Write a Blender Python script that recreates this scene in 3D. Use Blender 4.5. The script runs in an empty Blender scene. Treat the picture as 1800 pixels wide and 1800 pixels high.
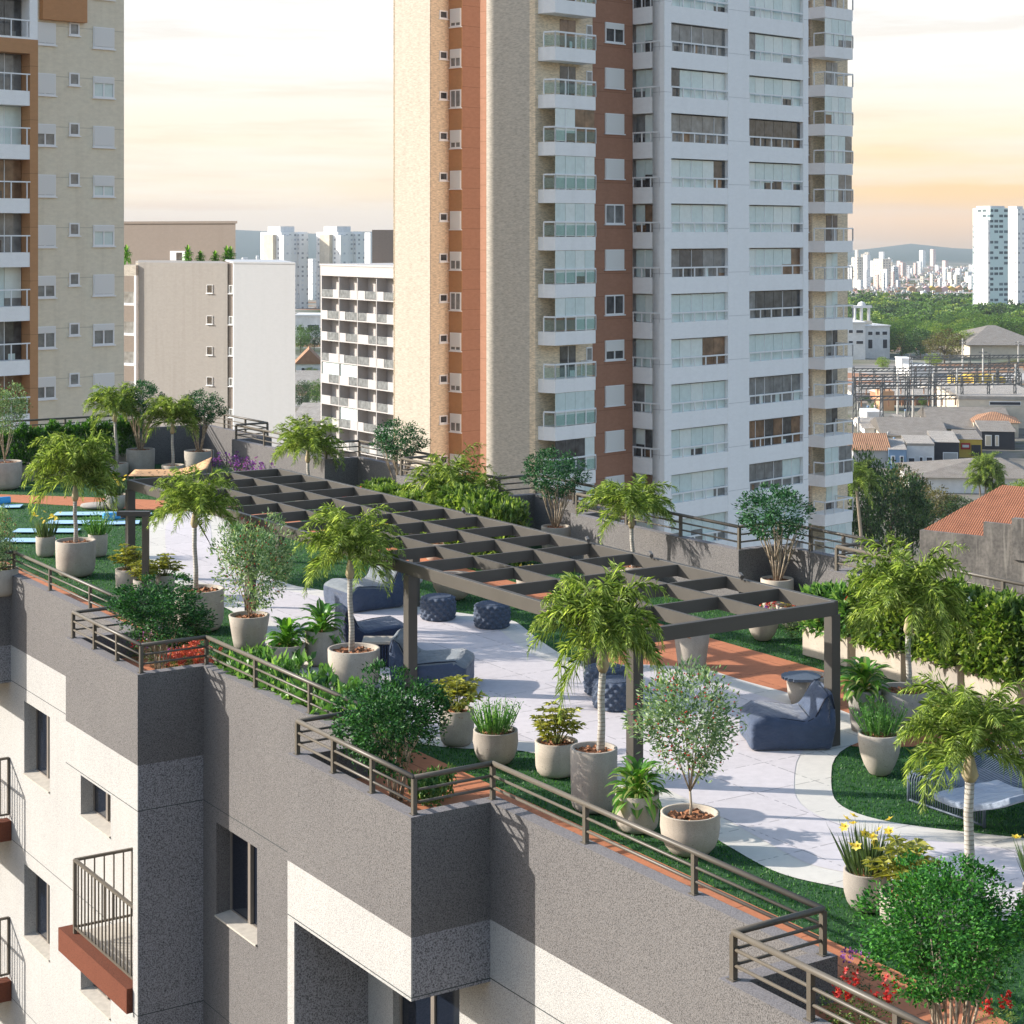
import bpy, bmesh, math, random
import numpy as np
from mathutils import Vector, Matrix
R = math.radians
random.seed(5)
sc = bpy.context.scene
COL = sc.collection
# ---------------------------------------------------------------- camera model (used only to turn measured positions into metres)
F, YH, H = 3300.0, 410.0, 7.5
UD = (0.54497078, -0.83845504)      # along the facade
VD = (0.83845504, 0.54497078)       # into the roof
ROOF = math.atan2(UD[1], UD[0])
def at(px, py, z=0.0):
    Y = (H - z) * F / (py - YH)
    return ((px - 900) / F * Y, Y)
def W(u, v): return (UD[0]*u + VD[0]*v, UD[1]*u + VD[1]*v)
def uv(px, py, z=0.0):
    x, y = at(px, py, z)
    return (x*UD[0] + y*UD[1], x*VD[0] + y*VD[1])
def zat(py, Y): return H - (py - YH) * Y / F
def xat(px, Y): return (px - 900) / F * Y

# ---------------------------------------------------------------- mesh builder
class MB:
    def __init__(self, fr=None):
        self.v = []; self.f = []; self.m = []; self.fr = fr
    def add(self, vs, fs, mi=0):
        o = len(self.v)
        if self.fr: vs = [self.fr(*p) for p in vs]
        self.v += [tuple(p) for p in vs]
        self.f += [tuple(i + o for i in f) for f in fs]
        self.m += [mi] * len(fs)
        return self
    def box(self, x0, x1, y0, y1, z0, z1, mi=0):
        return self.add([(x0,y0,z0),(x1,y0,z0),(x1,y1,z0),(x0,y1,z0),(x0,y0,z1),(x1,y0,z1),(x1,y1,z1),(x0,y1,z1)],
            [(0,3,2,1),(4,5,6,7),(0,1,5,4),(1,2,6,5),(2,3,7,6),(3,0,4,7)], mi)
    def quad(self, a, b, c, d, mi=0): return self.add([a,b,c,d], [(0,1,2,3)], mi)
    def prism(self, poly, z0, z1, mi=0):
        n = len(poly)
        a = sum(poly[i][0]*poly[(i+1)%n][1]-poly[(i+1)%n][0]*poly[i][1] for i in range(n))
        if a < 0: poly = poly[::-1]
        vs = [(x,y,z0) for x,y in poly] + [(x,y,z1) for x,y in poly]
        fs = [tuple(range(n-1,-1,-1)), tuple(range(n,2*n))] + [(i,(i+1)%n,n+(i+1)%n,n+i) for i in range(n)]
        return self.add(vs, fs, mi)
    def tube(self, pts, r, n=8, mi=0, caps=True):
        pts = [Vector(p) for p in pts]; k = len(pts)
        rs = r if isinstance(r, (list, tuple)) else [r]*k
        vs = []; fs = []; prev = None
        for i, p in enumerate(pts):
            d = (pts[min(i+1,k-1)] - pts[max(i-1,0)])
            d = d.normalized() if d.length > 1e-9 else Vector((0,0,1))
            if prev is None:
                a = d.orthogonal().normalized()
            else:
                a = prev - d * prev.dot(d)
                a = a.normalized() if a.length > 1e-6 else d.orthogonal().normalized()
            prev = a; b = d.cross(a)
            for j in range(n):
                t = 2*math.pi*j/n
                vs.append(tuple(p + (a*math.cos(t) + b*math.sin(t))*rs[i]))
        for i in range(k-1):
            for j in range(n):
                fs.append((i*n+j, i*n+(j+1)%n, (i+1)*n+(j+1)%n, (i+1)*n+j))
        if caps: fs += [tuple(range(n-1,-1,-1)), tuple(range((k-1)*n, k*n))]
        return self.add(vs, fs, mi)
    def bar(self, p, q, w, h=None, mi=0):           # square bar between two points
        h = h or w
        p, q = Vector(p), Vector(q); d = (q-p).normalized()
        up = Vector((0,0,1)) if abs(d.z) < .95 else Vector((0,1,0))
        a = d.cross(up).normalized()*w/2; b = a.cross(d).normalized()*h/2
        vs = [p-a-b,p+a-b,p+a+b,p-a+b,q-a-b,q+a-b,q+a+b,q-a+b]
        return self.add(vs, [(3,2,1,0),(4,5,6,7),(0,1,5,4),(1,2,6,5),(2,3,7,6),(3,0,4,7)], mi)
    def lathe(self, prof, n=32, c=(0,0,0), mi=0, sx=1, sy=1):
        vs = []; fs = []; k = len(prof)
        for r, z in prof:
            for j in range(n):
                t = 2*math.pi*j/n
                vs.append((c[0]+r*math.cos(t)*sx, c[1]+r*math.sin(t)*sy, c[2]+z))
        for i in range(k-1):
            for j in range(n):
                fs.append((i*n+j, i*n+(j+1)%n, (i+1)*n+(j+1)%n, (i+1)*n+j))
        if prof[0][0] > 1e-6: fs.append(tuple(range(n-1,-1,-1)))
        if prof[-1][0] > 1e-6: fs.append(tuple(range((k-1)*n, k*n)))
        return self.add(vs, fs, mi)
    def build(self, name, mats, parent=None, smooth=False, bevel=0, subsurf=0):
        me = bpy.data.meshes.new(name)
        me.from_pydata(self.v, [], self.f)
        if not isinstance(mats, (list, tuple)): mats = [mats]
        for m in mats: me.materials.append(m)
        if len(mats) > 1: me.polygons.foreach_set('material_index', self.m)
        if smooth: me.polygons.foreach_set('use_smooth', [True]*len(me.polygons))
        me.update()
        return link(name, me, parent, bevel, subsurf)
def link(name, me, parent=None, bevel=0, subsurf=0):
    o = bpy.data.objects.new(name, me); COL.objects.link(o)
    if parent: o.parent = parent
    if bevel:
        b = o.modifiers.new('bevel', 'BEVEL'); b.width = bevel; b.segments = 2; b.limit_method = 'ANGLE'
    if subsurf:
        s = o.modifiers.new('sub', 'SUBSURF'); s.levels = s.render_levels = subsurf
    return o
def np_mesh(name, V, Fc, mats, mi=None, smooth=False, k=None):
    """V (n,3) float, Fc (m,k) int"""
    me = bpy.data.meshes.new(name)
    V = np.asarray(V, dtype=np.float32); Fc = np.asarray(Fc, dtype=np.int32)
    m, k = Fc.shape
    me.vertices.add(len(V)); me.vertices.foreach_set('co', V.ravel())
    me.loops.add(m*k); me.loops.foreach_set('vertex_index', Fc.ravel())
    me.polygons.add(m); me.polygons.foreach_set('loop_start', np.arange(0, m*k, k, dtype=np.int32))
    me.polygons.foreach_set('loop_total', np.full(m, k, dtype=np.int32))
    if not isinstance(mats, (list, tuple)): mats = [mats]
    for q in mats: me.materials.append(q)
    if mi is not None: me.polygons.foreach_set('material_index', np.asarray(mi, dtype=np.int32))
    if smooth: me.polygons.foreach_set('use_smooth', np.ones(m, dtype=bool))
    me.update(calc_edges=True); me.validate()
    return me
def empty(name, loc, rz=0.0, scale=None):
    o = bpy.data.objects.new(name, None); COL.objects.link(o)
    o.empty_display_size = .2
    o.location = loc if len(loc) == 3 else (loc[0], loc[1], 0); o.rotation_euler = (0,0,rz)
    if scale: o.scale = scale
    return o
def tag(o, label, cat, group=None, kind=None):
    o['label'] = label
    if kind: o['kind'] = kind
    if cat: o['category'] = cat
    if group: o['group'] = group
    return o
def structure(o): o['kind'] = 'structure'; return o
KIDS = {}
def children(o): return [c for c in bpy.data.objects if c.parent == o]
def copy_tree(o, parent=None, kids=None):
    kids = kids if kids is not None else {x: [y for y in x.children] for x in [o] + list(o.children_recursive)}
    c = o.copy(); COL.objects.link(c)
    if parent: c.parent = parent
    for ch in kids[o]: copy_tree(ch, c, kids)
    return c

# ---------------------------------------------------------------- materials
def nodes(name):
    m = bpy.data.materials.new(name); m.use_nodes = True
    nt = m.node_tree; nt.nodes.clear()
    out = nt.nodes.new('ShaderNodeOutputMaterial')
    b = nt.nodes.new('ShaderNodeBsdfPrincipled'); nt.links.new(b.outputs[0], out.inputs[0])
    return m, nt, b, out
def rgb(nt, c):
    n = nt.nodes.new('ShaderNodeRGB'); n.outputs[0].default_value = (*c, 1); return n.outputs[0]
def mix(nt, fac, a, b, mode='MIX'):
    n = nt.nodes.new('ShaderNodeMix'); n.data_type = 'RGBA'; n.blend_type = mode
    L = nt.links
    if hasattr(fac, 'links'): L.new(fac, n.inputs[0])
    else: n.inputs[0].default_value = fac
    for i, x in ((6, a), (7, b)):
        if hasattr(x, 'links'): L.new(x, n.inputs[i])
        else: n.inputs[i].default_value = (*x, 1)
    return n.outputs[2]
def math_(nt, op, a, b=None, clamp=False):
    n = nt.nodes.new('ShaderNodeMath'); n.operation = op; n.use_clamp = clamp
    for i, x in ((0, a), (1, b)):
        if x is None: continue
        if hasattr(x, 'links'): nt.links.new(x, n.inputs[i])
        else: n.inputs[i].default_value = x
    return n.outputs[0]
def ramp(nt, fac, stops, interp='LINEAR'):
    n = nt.nodes.new('ShaderNodeValToRGB'); n.color_ramp.interpolation = interp
    el = n.color_ramp.elements
    while len(el) < len(stops): el.new(0.5)
    for e, (p, c) in zip(el, stops):
        e.position = p; e.color = (*c, 1) if not isinstance(c, (int, float)) else (c, c, c, 1)
    nt.links.new(fac, n.inputs[0]); return n.outputs[0]
def coord(nt, kind='pos', scale=None):
    if kind == 'pos':
        o = nt.nodes.new('ShaderNodeNewGeometry').outputs['Position']
    else:
        o = nt.nodes.new('ShaderNodeTexCoord').outputs['Object']
    if scale:
        mp = nt.nodes.new('ShaderNodeMapping'); mp.inputs['Scale'].default_value = scale
        nt.links.new(o, mp.inputs[0]); o = mp.outputs[0]
    return o
def noise(nt, co, scale, detail=3, rough=.55):
    n = nt.nodes.new('ShaderNodeTexNoise'); n.inputs['Scale'].default_value = scale
    n.inputs['Detail'].default_value = detail; n.inputs['Roughness'].default_value = rough
    nt.links.new(co, n.inputs['Vector']); return n.outputs[0]
def bump(nt, b, h, s, d=.01):
    n = nt.nodes.new('ShaderNodeBump'); n.inputs['Strength'].default_value = s; n.inputs['Distance'].default_value = d
    nt.links.new(h, n.inputs['Height']); nt.links.new(n.outputs[0], b.inputs['Normal'])
def mat(name, c, rough=.7, var=.15, scale=4, detail=4, bmp=0, bscale=40, metal=0, spec=.4, big=0, bigscale=.5, kind='pos', island=0, stretch=None):
    """plain surface with fine and broad colour variation"""
    m, nt, b, _ = nodes(name)
    co = coord(nt, kind, stretch)
    n = noise(nt, co, scale, detail)
    lo = tuple(x*(1-var) for x in c); hi = tuple(min(1, x*(1+var)) for x in c)
    col = ramp(nt, n, [(.3, lo), (.7, hi)])
    if big:
        n2 = noise(nt, co, bigscale, 4)
        col = mix(nt, ramp(nt, n2, [(.35, 0), (.7, 1)]), col, mix(nt, 1.0, col, (1-big,)*3, 'MULTIPLY'))
    if island:
        ri = nt.nodes.new('ShaderNodeNewGeometry').outputs['Random Per Island']
        col = mix(nt, 1.0, col, ramp(nt, ri, [(0, 1-island), (1, 1+island*.7)]), 'MULTIPLY')
    nt.links.new(col, b.inputs['Base Color'])
    b.inputs['Roughness'].default_value = rough; b.inputs['Metallic'].default_value = metal
    b.inputs['Specular IOR Level'].default_value = spec
    if bmp: bump(nt, b, noise(nt, co, bscale, 3), bmp)
    return m
def stucco(name, c, speck=.35, joint=False, scale=72):
    m, nt, b, _ = nodes(name)
    co = coord(nt)
    n = noise(nt, co, scale, 2, .5); n2 = noise(nt, co, .7, 4); n3 = noise(nt, co, scale*.42, 2, .5)
    col = ramp(nt, n, [(.36, tuple(x*(1-speck) for x in c)), (.5, c), (.66, tuple(min(.95, x*(1+speck*.45)) for x in c))])
    col = mix(nt, ramp(nt, n3, [(.62, 0), (.7, 1)]), col, mix(nt, 1, col, (1-speck*.6,)*3, 'MULTIPLY'))
    col = mix(nt, ramp(nt, n2, [(.3, 0), (.75, 1)]), col, mix(nt, 1, col, (.9,.9,.91), 'MULTIPLY'))
    sk = noise(nt, coord(nt, 'pos', (7,7,.22)), 1.0, 4)
    col = mix(nt, math_(nt, 'MULTIPLY', ramp(nt, sk, [(.5,0),(.72,1)]), .22), col, mix(nt, 1, col, (.80,.79,.78), 'MULTIPLY'))
    if joint:
        sep = nt.nodes.new('ShaderNodeSeparateXYZ'); nt.links.new(co, sep.inputs[0])
        z = math_(nt, 'ADD', sep.outputs[2], 1.735 + 3.27*40)
        fz = math_(nt, 'FRACT', math_(nt, 'DIVIDE', z, 3.27))
        mk = math_(nt, 'LESS_THAN', fz, .0042)
        col = mix(nt, mk, col, (.05,.06,.06))
    nt.links.new(col, b.inputs['Base Color'])
    b.inputs['Roughness'].default_value = .92; b.inputs['Specular IOR Level'].default_value = .15
    bump(nt, b, n, .5, .012)
    return m
def leaf(name, c, c2=None, trans=.35, rough=.45, var=.45, spec=.35):
    """leaf blade: colour differs from leaf to leaf, some light passes through"""
    m, nt, b, out = nodes(name)
    c2 = c2 or tuple(min(1, x*1.9) for x in c)
    ri = nt.nodes.new('ShaderNodeNewGeometry').outputs['Random Per Island']
    col = ramp(nt, ri, [(0, tuple(x*(1-var) for x in c)), (.5, c), (1, c2)])
    nt.links.new(col, b.inputs['Base Color'])
    b.inputs['Roughness'].default_value = rough; b.inputs['Specular IOR Level'].default_value = spec
    t = nt.nodes.new('ShaderNodeBsdfTranslucent')
    nt.links.new(mix(nt, 1, col, (1.5,1.5,.7), 'MULTIPLY'), t.inputs[0])
    mx = nt.nodes.new('ShaderNodeMixShader'); mx.inputs[0].default_value = trans
    nt.links.new(b.outputs[0], mx.inputs[1]); nt.links.new(t.outputs[0], mx.inputs[2]); nt.links.new(mx.outputs[0], out.inputs[0])
    return m
def flat(name, c, rough=.6, spec=.3, metal=0):
    m, nt, b, _ = nodes(name)
    b.inputs['Base Color'].default_value = (*c, 1); b.inputs['Roughness'].default_value = rough
    b.inputs['Specular IOR Level'].default_value = spec; b.inputs['Metallic'].default_value = metal
    return m
def glass(name, c, rough=.08, spec=.6):
    return flat(name, c, rough, spec)

GREY = (.44,.405,.375); 
M = {}
M['stucco_grey'] = stucco('stucco_grey', (.165,.156,.151), .5)
M['stucco_greyj'] = stucco('stucco_grey_joint', (.165,.156,.151), .5, True)
M['stucco_white'] = stucco('stucco_white', (.44,.43,.41), .32, True)
M['stucco_shaded'] = stucco('stucco_mottled_shaded', (.27,.265,.275), .62, True, 52)  # mottled white stucco, darkened in colour for the faces lying in shade
M['parapet_top'] = stucco('parapet_top', (.23,.215,.215), .25)  # wall stucco, its lighter look on upward faces put into the colour
M['brown_slab'] = stucco('brown_slab', (.16,.055,.032), .3)
M['rail'] = mat('rail_paint', (.105,.09,.07), .45, .08, 3, bmp=0, spec=.4)
M['rail_dark'] = mat('dark_metal', (.075,.068,.06), .4, .08, 3)
M['pergola'] = mat('pergola_paint', (.075,.068,.058), .5, .08, 2.5, spec=.3)
M['glass_dark'] = glass('dark_glass', (.008,.012,.022), .05, .7)
M['frame'] = mat('window_frame', (.20,.175,.15), .45, .06)
M['sill'] = mat('window_sill', (.46,.42,.36), .7, .12, 8)
M['concrete'] = None
def concrete(name, c, pores=True, stain=.25):
    m, nt, b, _ = nodes(name)
    co = coord(nt, 'obj')
    col = ramp(nt, noise(nt, co, 5, 5, .6), [(.3, tuple(x*.84 for x in c)), (.7, tuple(x*1.12 for x in c))])
    fine = noise(nt, co, 90, 2)
    col = mix(nt, .35, col, ramp(nt, fine, [(.35, tuple(x*.7 for x in c)), (.65, tuple(min(1,x*1.25) for x in c))]))
    if pores:
        v = nt.nodes.new('ShaderNodeTexVoronoi'); v.inputs['Scale'].default_value = 17; nt.links.new(co, v.inputs['Vector'])
        pick = noise(nt, co, 6, 1)
        k = math_(nt, 'MULTIPLY', math_(nt, 'LESS_THAN', v.outputs['Distance'], .16), math_(nt, 'GREATER_THAN', pick, .55))
        col = mix(nt, math_(nt, 'MULTIPLY', k, .5), col, tuple(x*.35 for x in c))
    sep = nt.nodes.new('ShaderNodeSeparateXYZ'); nt.links.new(co, sep.inputs[0])
    st = noise(nt, coord(nt, 'obj', (6,6,.6)), 1.0, 4)
    col = mix(nt, math_(nt, 'MULTIPLY', ramp(nt, st, [(.5,0),(.75,1)]), stain), col, tuple(x*.55 for x in c))
    oi = nt.nodes.new('ShaderNodeObjectInfo').outputs['Random']
    col = mix(nt, 1, col, ramp(nt, oi, [(0,(.80,.80,.82)),(.5,(1,.99,.97)),(1,(1.12,1.08,1.02))]), 'MULTIPLY')
    nt.links.new(col, b.inputs['Base Color']); b.inputs['Roughness'].default_value = .9; b.inputs['Specular IOR Level'].default_value = .2
    bump(nt, b, fine, .25, .006)
    return m
M['concrete'] = concrete('pot_concrete', (.42,.375,.32))
M['concrete_grey'] = concrete('pot_concrete_grey', (.36,.335,.30))
M['concrete_pale'] = concrete('pot_concrete_pale', (.44,.395,.335), stain=.15)
M['bark'] = mat('bark_mulch', (.26,.11,.05), .85, .35, 20, kind='obj', island=.6)
M['soil'] = mat('soil', (.05,.03,.02), .95, .3, 25, kind='obj')
M['palm_leaf'] = leaf('palm_leaf', (.185,.285,.06), (.52,.62,.23), .45, .45, spec=.3, var=.5)
M['shrub_leaf'] = leaf('shrub_leaf', (.018,.075,.022), (.08,.24,.06), .25, .5, spec=.2)
M['shrub_leaf_bright'] = leaf('shrub_leaf_bright', (.028,.13,.022), (.12,.36,.06), .3, .5, spec=.2)
M['teal_leaf'] = leaf('teal_leaf', (.02,.085,.032), (.10,.25,.10), .22, .5, spec=.2)
M['olive_leaf'] = leaf('olive_leaf', (.12,.22,.10), (.42,.52,.34), .35, .55, spec=.2)
M['broad_leaf'] = leaf('broad_leaf', (.09,.25,.035), (.27,.50,.09), .35, .35)
M['broad_rib'] = leaf('broad_rib', (.34,.40,.12), (.52,.55,.22), .35, .4, .2)
M['hedge_leaf'] = leaf('hedge_leaf', (.085,.165,.03), (.32,.42,.11), .35, .42, spec=.35)
M['hedge_far'] = leaf('hedge_far_leaf', (.04,.13,.02), (.11,.26,.04), .3, .35)
M['cover_leaf'] = leaf('cover_leaf', (.09,.22,.055), (.32,.48,.17), .35, .4)
M['yellow_leaf'] = leaf('yellow_leaf', (.25,.265,.045), (.54,.51,.12), .35, .4)
M['stalk'] = leaf('stalk_green', (.08,.22,.05), (.22,.40,.12), .3, .45)
M['blade'] = leaf('blade_green', (.07,.12,.05), (.18,.24,.11), .3, .45)
M['red_petal'] = leaf('red_petal', (.45,.02,.02), (.75,.07,.05), .3, .5, .3)
M['pink_petal'] = leaf('pink_petal', (.55,.09,.07), (.8,.25,.18), .3, .5, .3)
M['purple_petal'] = leaf('purple_petal', (.20,.05,.33), (.45,.18,.55), .3, .5, .3)
M['yellow_petal'] = leaf('yellow_petal', (.75,.58,.08), (.88,.76,.24), .3, .5, .2)
M['white_petal'] = leaf('white_petal', (.75,.73,.66), (.85,.84,.8), .25, .5, .1)
M['red_berry'] = flat('red_berry', (.45,.03,.02), .4)
M['palm_trunk'] = None
def ringed(name, c, c2, step):
    m, nt, b, _ = nodes(name)
    co = coord(nt, 'obj')
    sep = nt.nodes.new('ShaderNodeSeparateXYZ'); nt.links.new(co, sep.inputs[0])
    z = math_(nt, 'ADD', sep.outputs[2], math_(nt, 'MULTIPLY', noise(nt, co, 9, 2), step*.9))
    fz = math_(nt, 'FRACT', math_(nt, 'DIVIDE', z, step))
    k = ramp(nt, fz, [(0, 1), (.22, 1), (.3, 0), (1, .1)])
    base = ramp(nt, noise(nt, co, 22, 4), [(.3, tuple(x*.7 for x in c)), (.65, c)])
    nt.links.new(mix(nt, k, base, c2), b.inputs['Base Color']); b.inputs['Roughness'].default_value = .85
    bump(nt, b, k, .5, .01)
    return m
M['palm_trunk'] = ringed('palm_trunk', (.50,.47,.42), (.27,.24,.20), .05)
M['palm_sheath'] = mat('palm_sheath', (.40,.33,.20), .8, .4, 14, kind='obj', stretch=(1,1,.15))
M['stem'] = mat('shrub_stem', (.36,.29,.21), .85, .5, 16, kind='obj')
M['stem_dark'] = mat('dark_stem', (.10,.075,.05), .85, .4, 12, kind='obj')
M['stem_green'] = mat('green_stem', (.16,.20,.06), .7, .3, 12, kind='obj')
def lawn_mat():
    m, nt, b, _ = nodes('lawn_ground')
    co = coord(nt)
    n = noise(nt, co, 60, 3, .7); n2 = noise(nt, co, 1.6, 4)
    col = ramp(nt, n, [(.3, (.005,.032,.008)), (.52, (.012,.072,.015)), (.7, (.045,.15,.03))])
    col = mix(nt, ramp(nt, n2, [(.35,0),(.7,1)]), col, mix(nt, 1, col, (1.25,1.15,.9), 'MULTIPLY'))
    nt.links.new(col, b.inputs['Base Color']); b.inputs['Roughness'].default_value = .9; bump(nt, b, n, .8, .02)
    return m
M['lawn'] = lawn_mat()
M['grass_blade'] = leaf('grass_blade', (.018,.10,.016), (.10,.26,.045), .35, .5)
def paver(name, c, size, groove, var=.1, rot=ROOF, dot=False):
    """slabs with narrow joints, laid to the building's axes"""
    m, nt, b, _ = nodes(name)
    g = nt.nodes.new('ShaderNodeNewGeometry').outputs['Position']
    mp = nt.nodes.new('ShaderNodeMapping'); mp.vector_type = 'POINT'; mp.inputs['Rotation'].default_value = (0,0,-rot)
    nt.links.new(g, mp.inputs[0])
    sep = nt.nodes.new('ShaderNodeSeparateXYZ'); nt.links.new(mp.outputs[0], sep.inputs[0])
    ms = []
    for i in (0, 1):
        f = math_(nt, 'FRACT', math_(nt, 'ADD', math_(nt, 'DIVIDE', sep.outputs[i], size[i]), 100.37))
        ms.append(math_(nt, 'LESS_THAN', f, groove/size[i]))
    k = math_(nt, 'MAXIMUM', ms[0], ms[1])
    if dot:
        k = math_(nt, 'MULTIPLY', k, math_(nt, 'GREATER_THAN', noise(nt, g, 9, 1), .46))
    fx = math_(nt, 'FLOOR', math_(nt, 'ADD', math_(nt, 'DIVIDE', sep.outputs[0], size[0]), 100.37))
    fy = math_(nt, 'FLOOR', math_(nt, 'ADD', math_(nt, 'DIVIDE', sep.outputs[1], size[1]), 100.37))
    wn = nt.nodes.new('ShaderNodeTexWhiteNoise'); wn.noise_dimensions = '2D'
    cb = nt.nodes.new('ShaderNodeCombineXYZ'); nt.links.new(fx, cb.inputs[0]); nt.links.new(fy, cb.inputs[1]); nt.links.new(cb.outputs[0], wn.inputs['Vector'])
    col = ramp(nt, noise(nt, g, 7, 5, .6), [(.3, tuple(x*(1-var) for x in c)), (.7, tuple(min(.9,x*(1+var)) for x in c))])
    col = mix(nt, 1, col, ramp(nt, wn.outputs[0], [(0, .95), (1, 1.03)]), 'MULTIPLY')
    sp = noise(nt, g, 55, 2)
    col = mix(nt, ramp(nt, sp, [(.66,0),(.72,.25)]), col, tuple(x*.55 for x in c))
    col = mix(nt, math_(nt, 'MULTIPLY', k, .5), col, tuple(x*.16 for x in c))
    nt.links.new(col, b.inputs['Base Color']); b.inputs['Roughness'].default_value = .85; b.inputs['Specular IOR Level'].default_value = .25
    bump(nt, b, sp, .15, .004)
    return m
M['path'] = paver('path_pavers', (.57,.525,.525), (1.05,1.05), .022, .06, dot=True)
M['path_edge'] = paver('path_edge_pavers', (.60,.565,.505), (1.05,1.05), .022, .05, dot=True)
M['terracotta'] = paver('terracotta_pavers', (.47,.175,.085), (1.05,1.05), .022, .1, dot=True)

# ---------------------------------------------------------------- light, sky, camera
SUN = Vector((1.468, -.222, -.618)).normalized()
sd = bpy.data.lights.new('sun', 'SUN'); sd.energy = 3.9; sd.angle = R(.6); sd.color = (1, .94, .86)
so = bpy.data.objects.new('sun', sd); COL.objects.link(so)
so.rotation_euler = SUN.to_track_quat('-Z', 'Y').to_euler(); so.location = (-60, 10, 60)
w = bpy.data.worlds.new('World'); sc.world = w; w.use_nodes = True
nt = w.node_tree; nt.nodes.clear()
wo = nt.nodes.new('ShaderNodeOutputWorld')
sky = nt.nodes.new('ShaderNodeTexSky'); sky.sky_type = 'NISHITA'; sky.sun_disc = False
sky.sun_elevation = R(22.6); sky.sun_rotation = math.atan2(-SUN.x, -SUN.y); sky.air_density = 1.2; sky.dust_density = 1.5; sky.ozone_density = 1.2
bg1 = nt.nodes.new('ShaderNodeBackground'); bg1.inputs[1].default_value = .15; nt.links.new(sky.outputs[0], bg1.inputs[0])
tc = nt.nodes.new('ShaderNodeTexCoord').outputs['Generated']
sep = nt.nodes.new('ShaderNodeSeparateXYZ'); nt.links.new(tc, sep.inputs[0])
z = sep.outputs[2]
def lin(*c): return tuple((x/12.92 if x <= .04045 else ((x+.055)/1.055)**2.4) for x in c)
# warm evening band round the whole horizon, thin cloud streaks in it
zz = math_(nt, 'DIVIDE', math_(nt, 'ADD', z, .03), .2, True)
glow = ramp(nt, zz, [(.0, lin(.80,.68,.55)), (.12, lin(.80,.64,.45)), (.185, lin(.96,.75,.46)), (.26, lin(1,.83,.55)), (.40, lin(1,.92,.75)), (.58, lin(1,.99,.965)), (.8, lin(.99,1,1)), (1, lin(.93,.97,1))])
pale = ramp(nt, zz, [(.0, lin(.88,.80,.70)), (.15, lin(.90,.82,.72)), (.26, lin(1,.91,.77)), (.42, lin(1,.96,.87)), (.62, lin(1,.995,.975)), (1, lin(.95,.98,1))])
glow = mix(nt, ramp(nt, sep.outputs[0], [(.0, 0), (.22, 1)]), pale, glow)
mp = nt.nodes.new('ShaderNodeMapping'); mp.inputs['Scale'].default_value = (5, 5, 62); nt.links.new(tc, mp.inputs[0])
cn = noise(nt, mp.outputs[0], 1.6, 8, .64)
cm = ramp(nt, cn, [(.50, 0), (.66, 1)])
cloudc = ramp(nt, zz, [(0, lin(.78,.68,.58)), (.25, lin(.90,.76,.63)), (.5, lin(.93,.83,.71)), (.8, lin(.86,.83,.80)), (1, lin(.88,.88,.88))])
glow = mix(nt, math_(nt, 'MULTIPLY', cm, .36), glow, cloudc)
mp2 = nt.nodes.new('ShaderNodeMapping'); mp2.inputs['Scale'].default_value = (2, 2, 25); mp2.inputs['Location'].default_value = (3.3, 1.2, .4); nt.links.new(tc, mp2.inputs[0])
wh = ramp(nt, noise(nt, mp2.outputs[0], 1.7, 5), [(.46, 0), (.7, 1)])
glow = mix(nt, math_(nt, 'MULTIPLY', wh, .6), glow, lin(1,.99,.96))
bg2 = nt.nodes.new('ShaderNodeBackground'); bg2.inputs[1].default_value = .535; nt.links.new(glow, bg2.inputs[0])
el = ramp(nt, math_(nt, 'ADD', math_(nt, 'MULTIPLY', z, .5), .5), [(.49, 0), (.497, 1), (.58, 1), (.66, 0)])
az = ramp(nt, math_(nt, 'ADD', math_(nt, 'MULTIPLY', sep.outputs[1], .5), .5), [(.25, 1.0), (.85, 1)])  # band stays full behind the camera, added as fill for shaded fronts
ms = nt.nodes.new('ShaderNodeMixShader'); nt.links.new(math_(nt, 'MULTIPLY', el, az), ms.inputs[0])
nt.links.new(bg1.outputs[0], ms.inputs[1]); nt.links.new(bg2.outputs[0], ms.inputs[2]); nt.links.new(ms.outputs[0], wo.inputs[0])

cd = bpy.data.cameras.new('camera'); cam = bpy.data.objects.new('camera', cd); COL.objects.link(cam)
cam.location = (0, 0, H); cam.rotation_euler = (R(90), 0, 0)
cd.sensor_width = 36; cd.lens = F/1800*36; cd.shift_y = -(900-YH)/1800; cd.clip_start = .5; cd.clip_end = 40000
sc.camera = cam
vs = sc.view_settings; sc.display_settings.display_device = 'sRGB'
vs.view_transform = 'Standard'; vs.look = 'None'; vs.exposure = 1.03; vs.gamma = 1; vs.use_curve_mapping = False
sc.cycles.max_bounces = 8; sc.cycles.transparent_max_bounces = 8
# ================================================================ the near building
bld = empty('apartment_building', (0,0,0), ROOF)
tag(bld, 'near grey and white stucco apartment block carrying the roof garden', 'apartment building')
P, T = .45, .2
BUMPS = [(-45.0,-43.0),(-41.45,-38.15),(-31.7,-28.38),(-23.0,-19.65),(-13.83,-10.4)]
VF, VB = 11.32, 12.45
def pbox(mb, x0,x1,y0,y1,z0,z1, side=0, top=1):
    mb.add([(x0,y0,z0),(x1,y0,z0),(x1,y1,z0),(x0,y1,z0),(x0,y0,z1),(x1,y0,z1),(x1,y1,z1),(x0,y1,z1)],
        [(0,3,2,1),(0,1,5,4),(1,2,6,5),(2,3,7,6),(3,0,4,7)], side)
    mb.add([(x0,y0,z1),(x1,y0,z1),(x1,y1,z1),(x0,y1,z1)], [(0,1,2,3)], top)
par = MB()
edges = [-57.6] + [x for b in BUMPS for x in b] + [-7.0]
for i in range(0, len(edges)-1, 2):
    pbox(par, edges[i], edges[i+1], VB, VB+T, -1.0, P)
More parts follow.
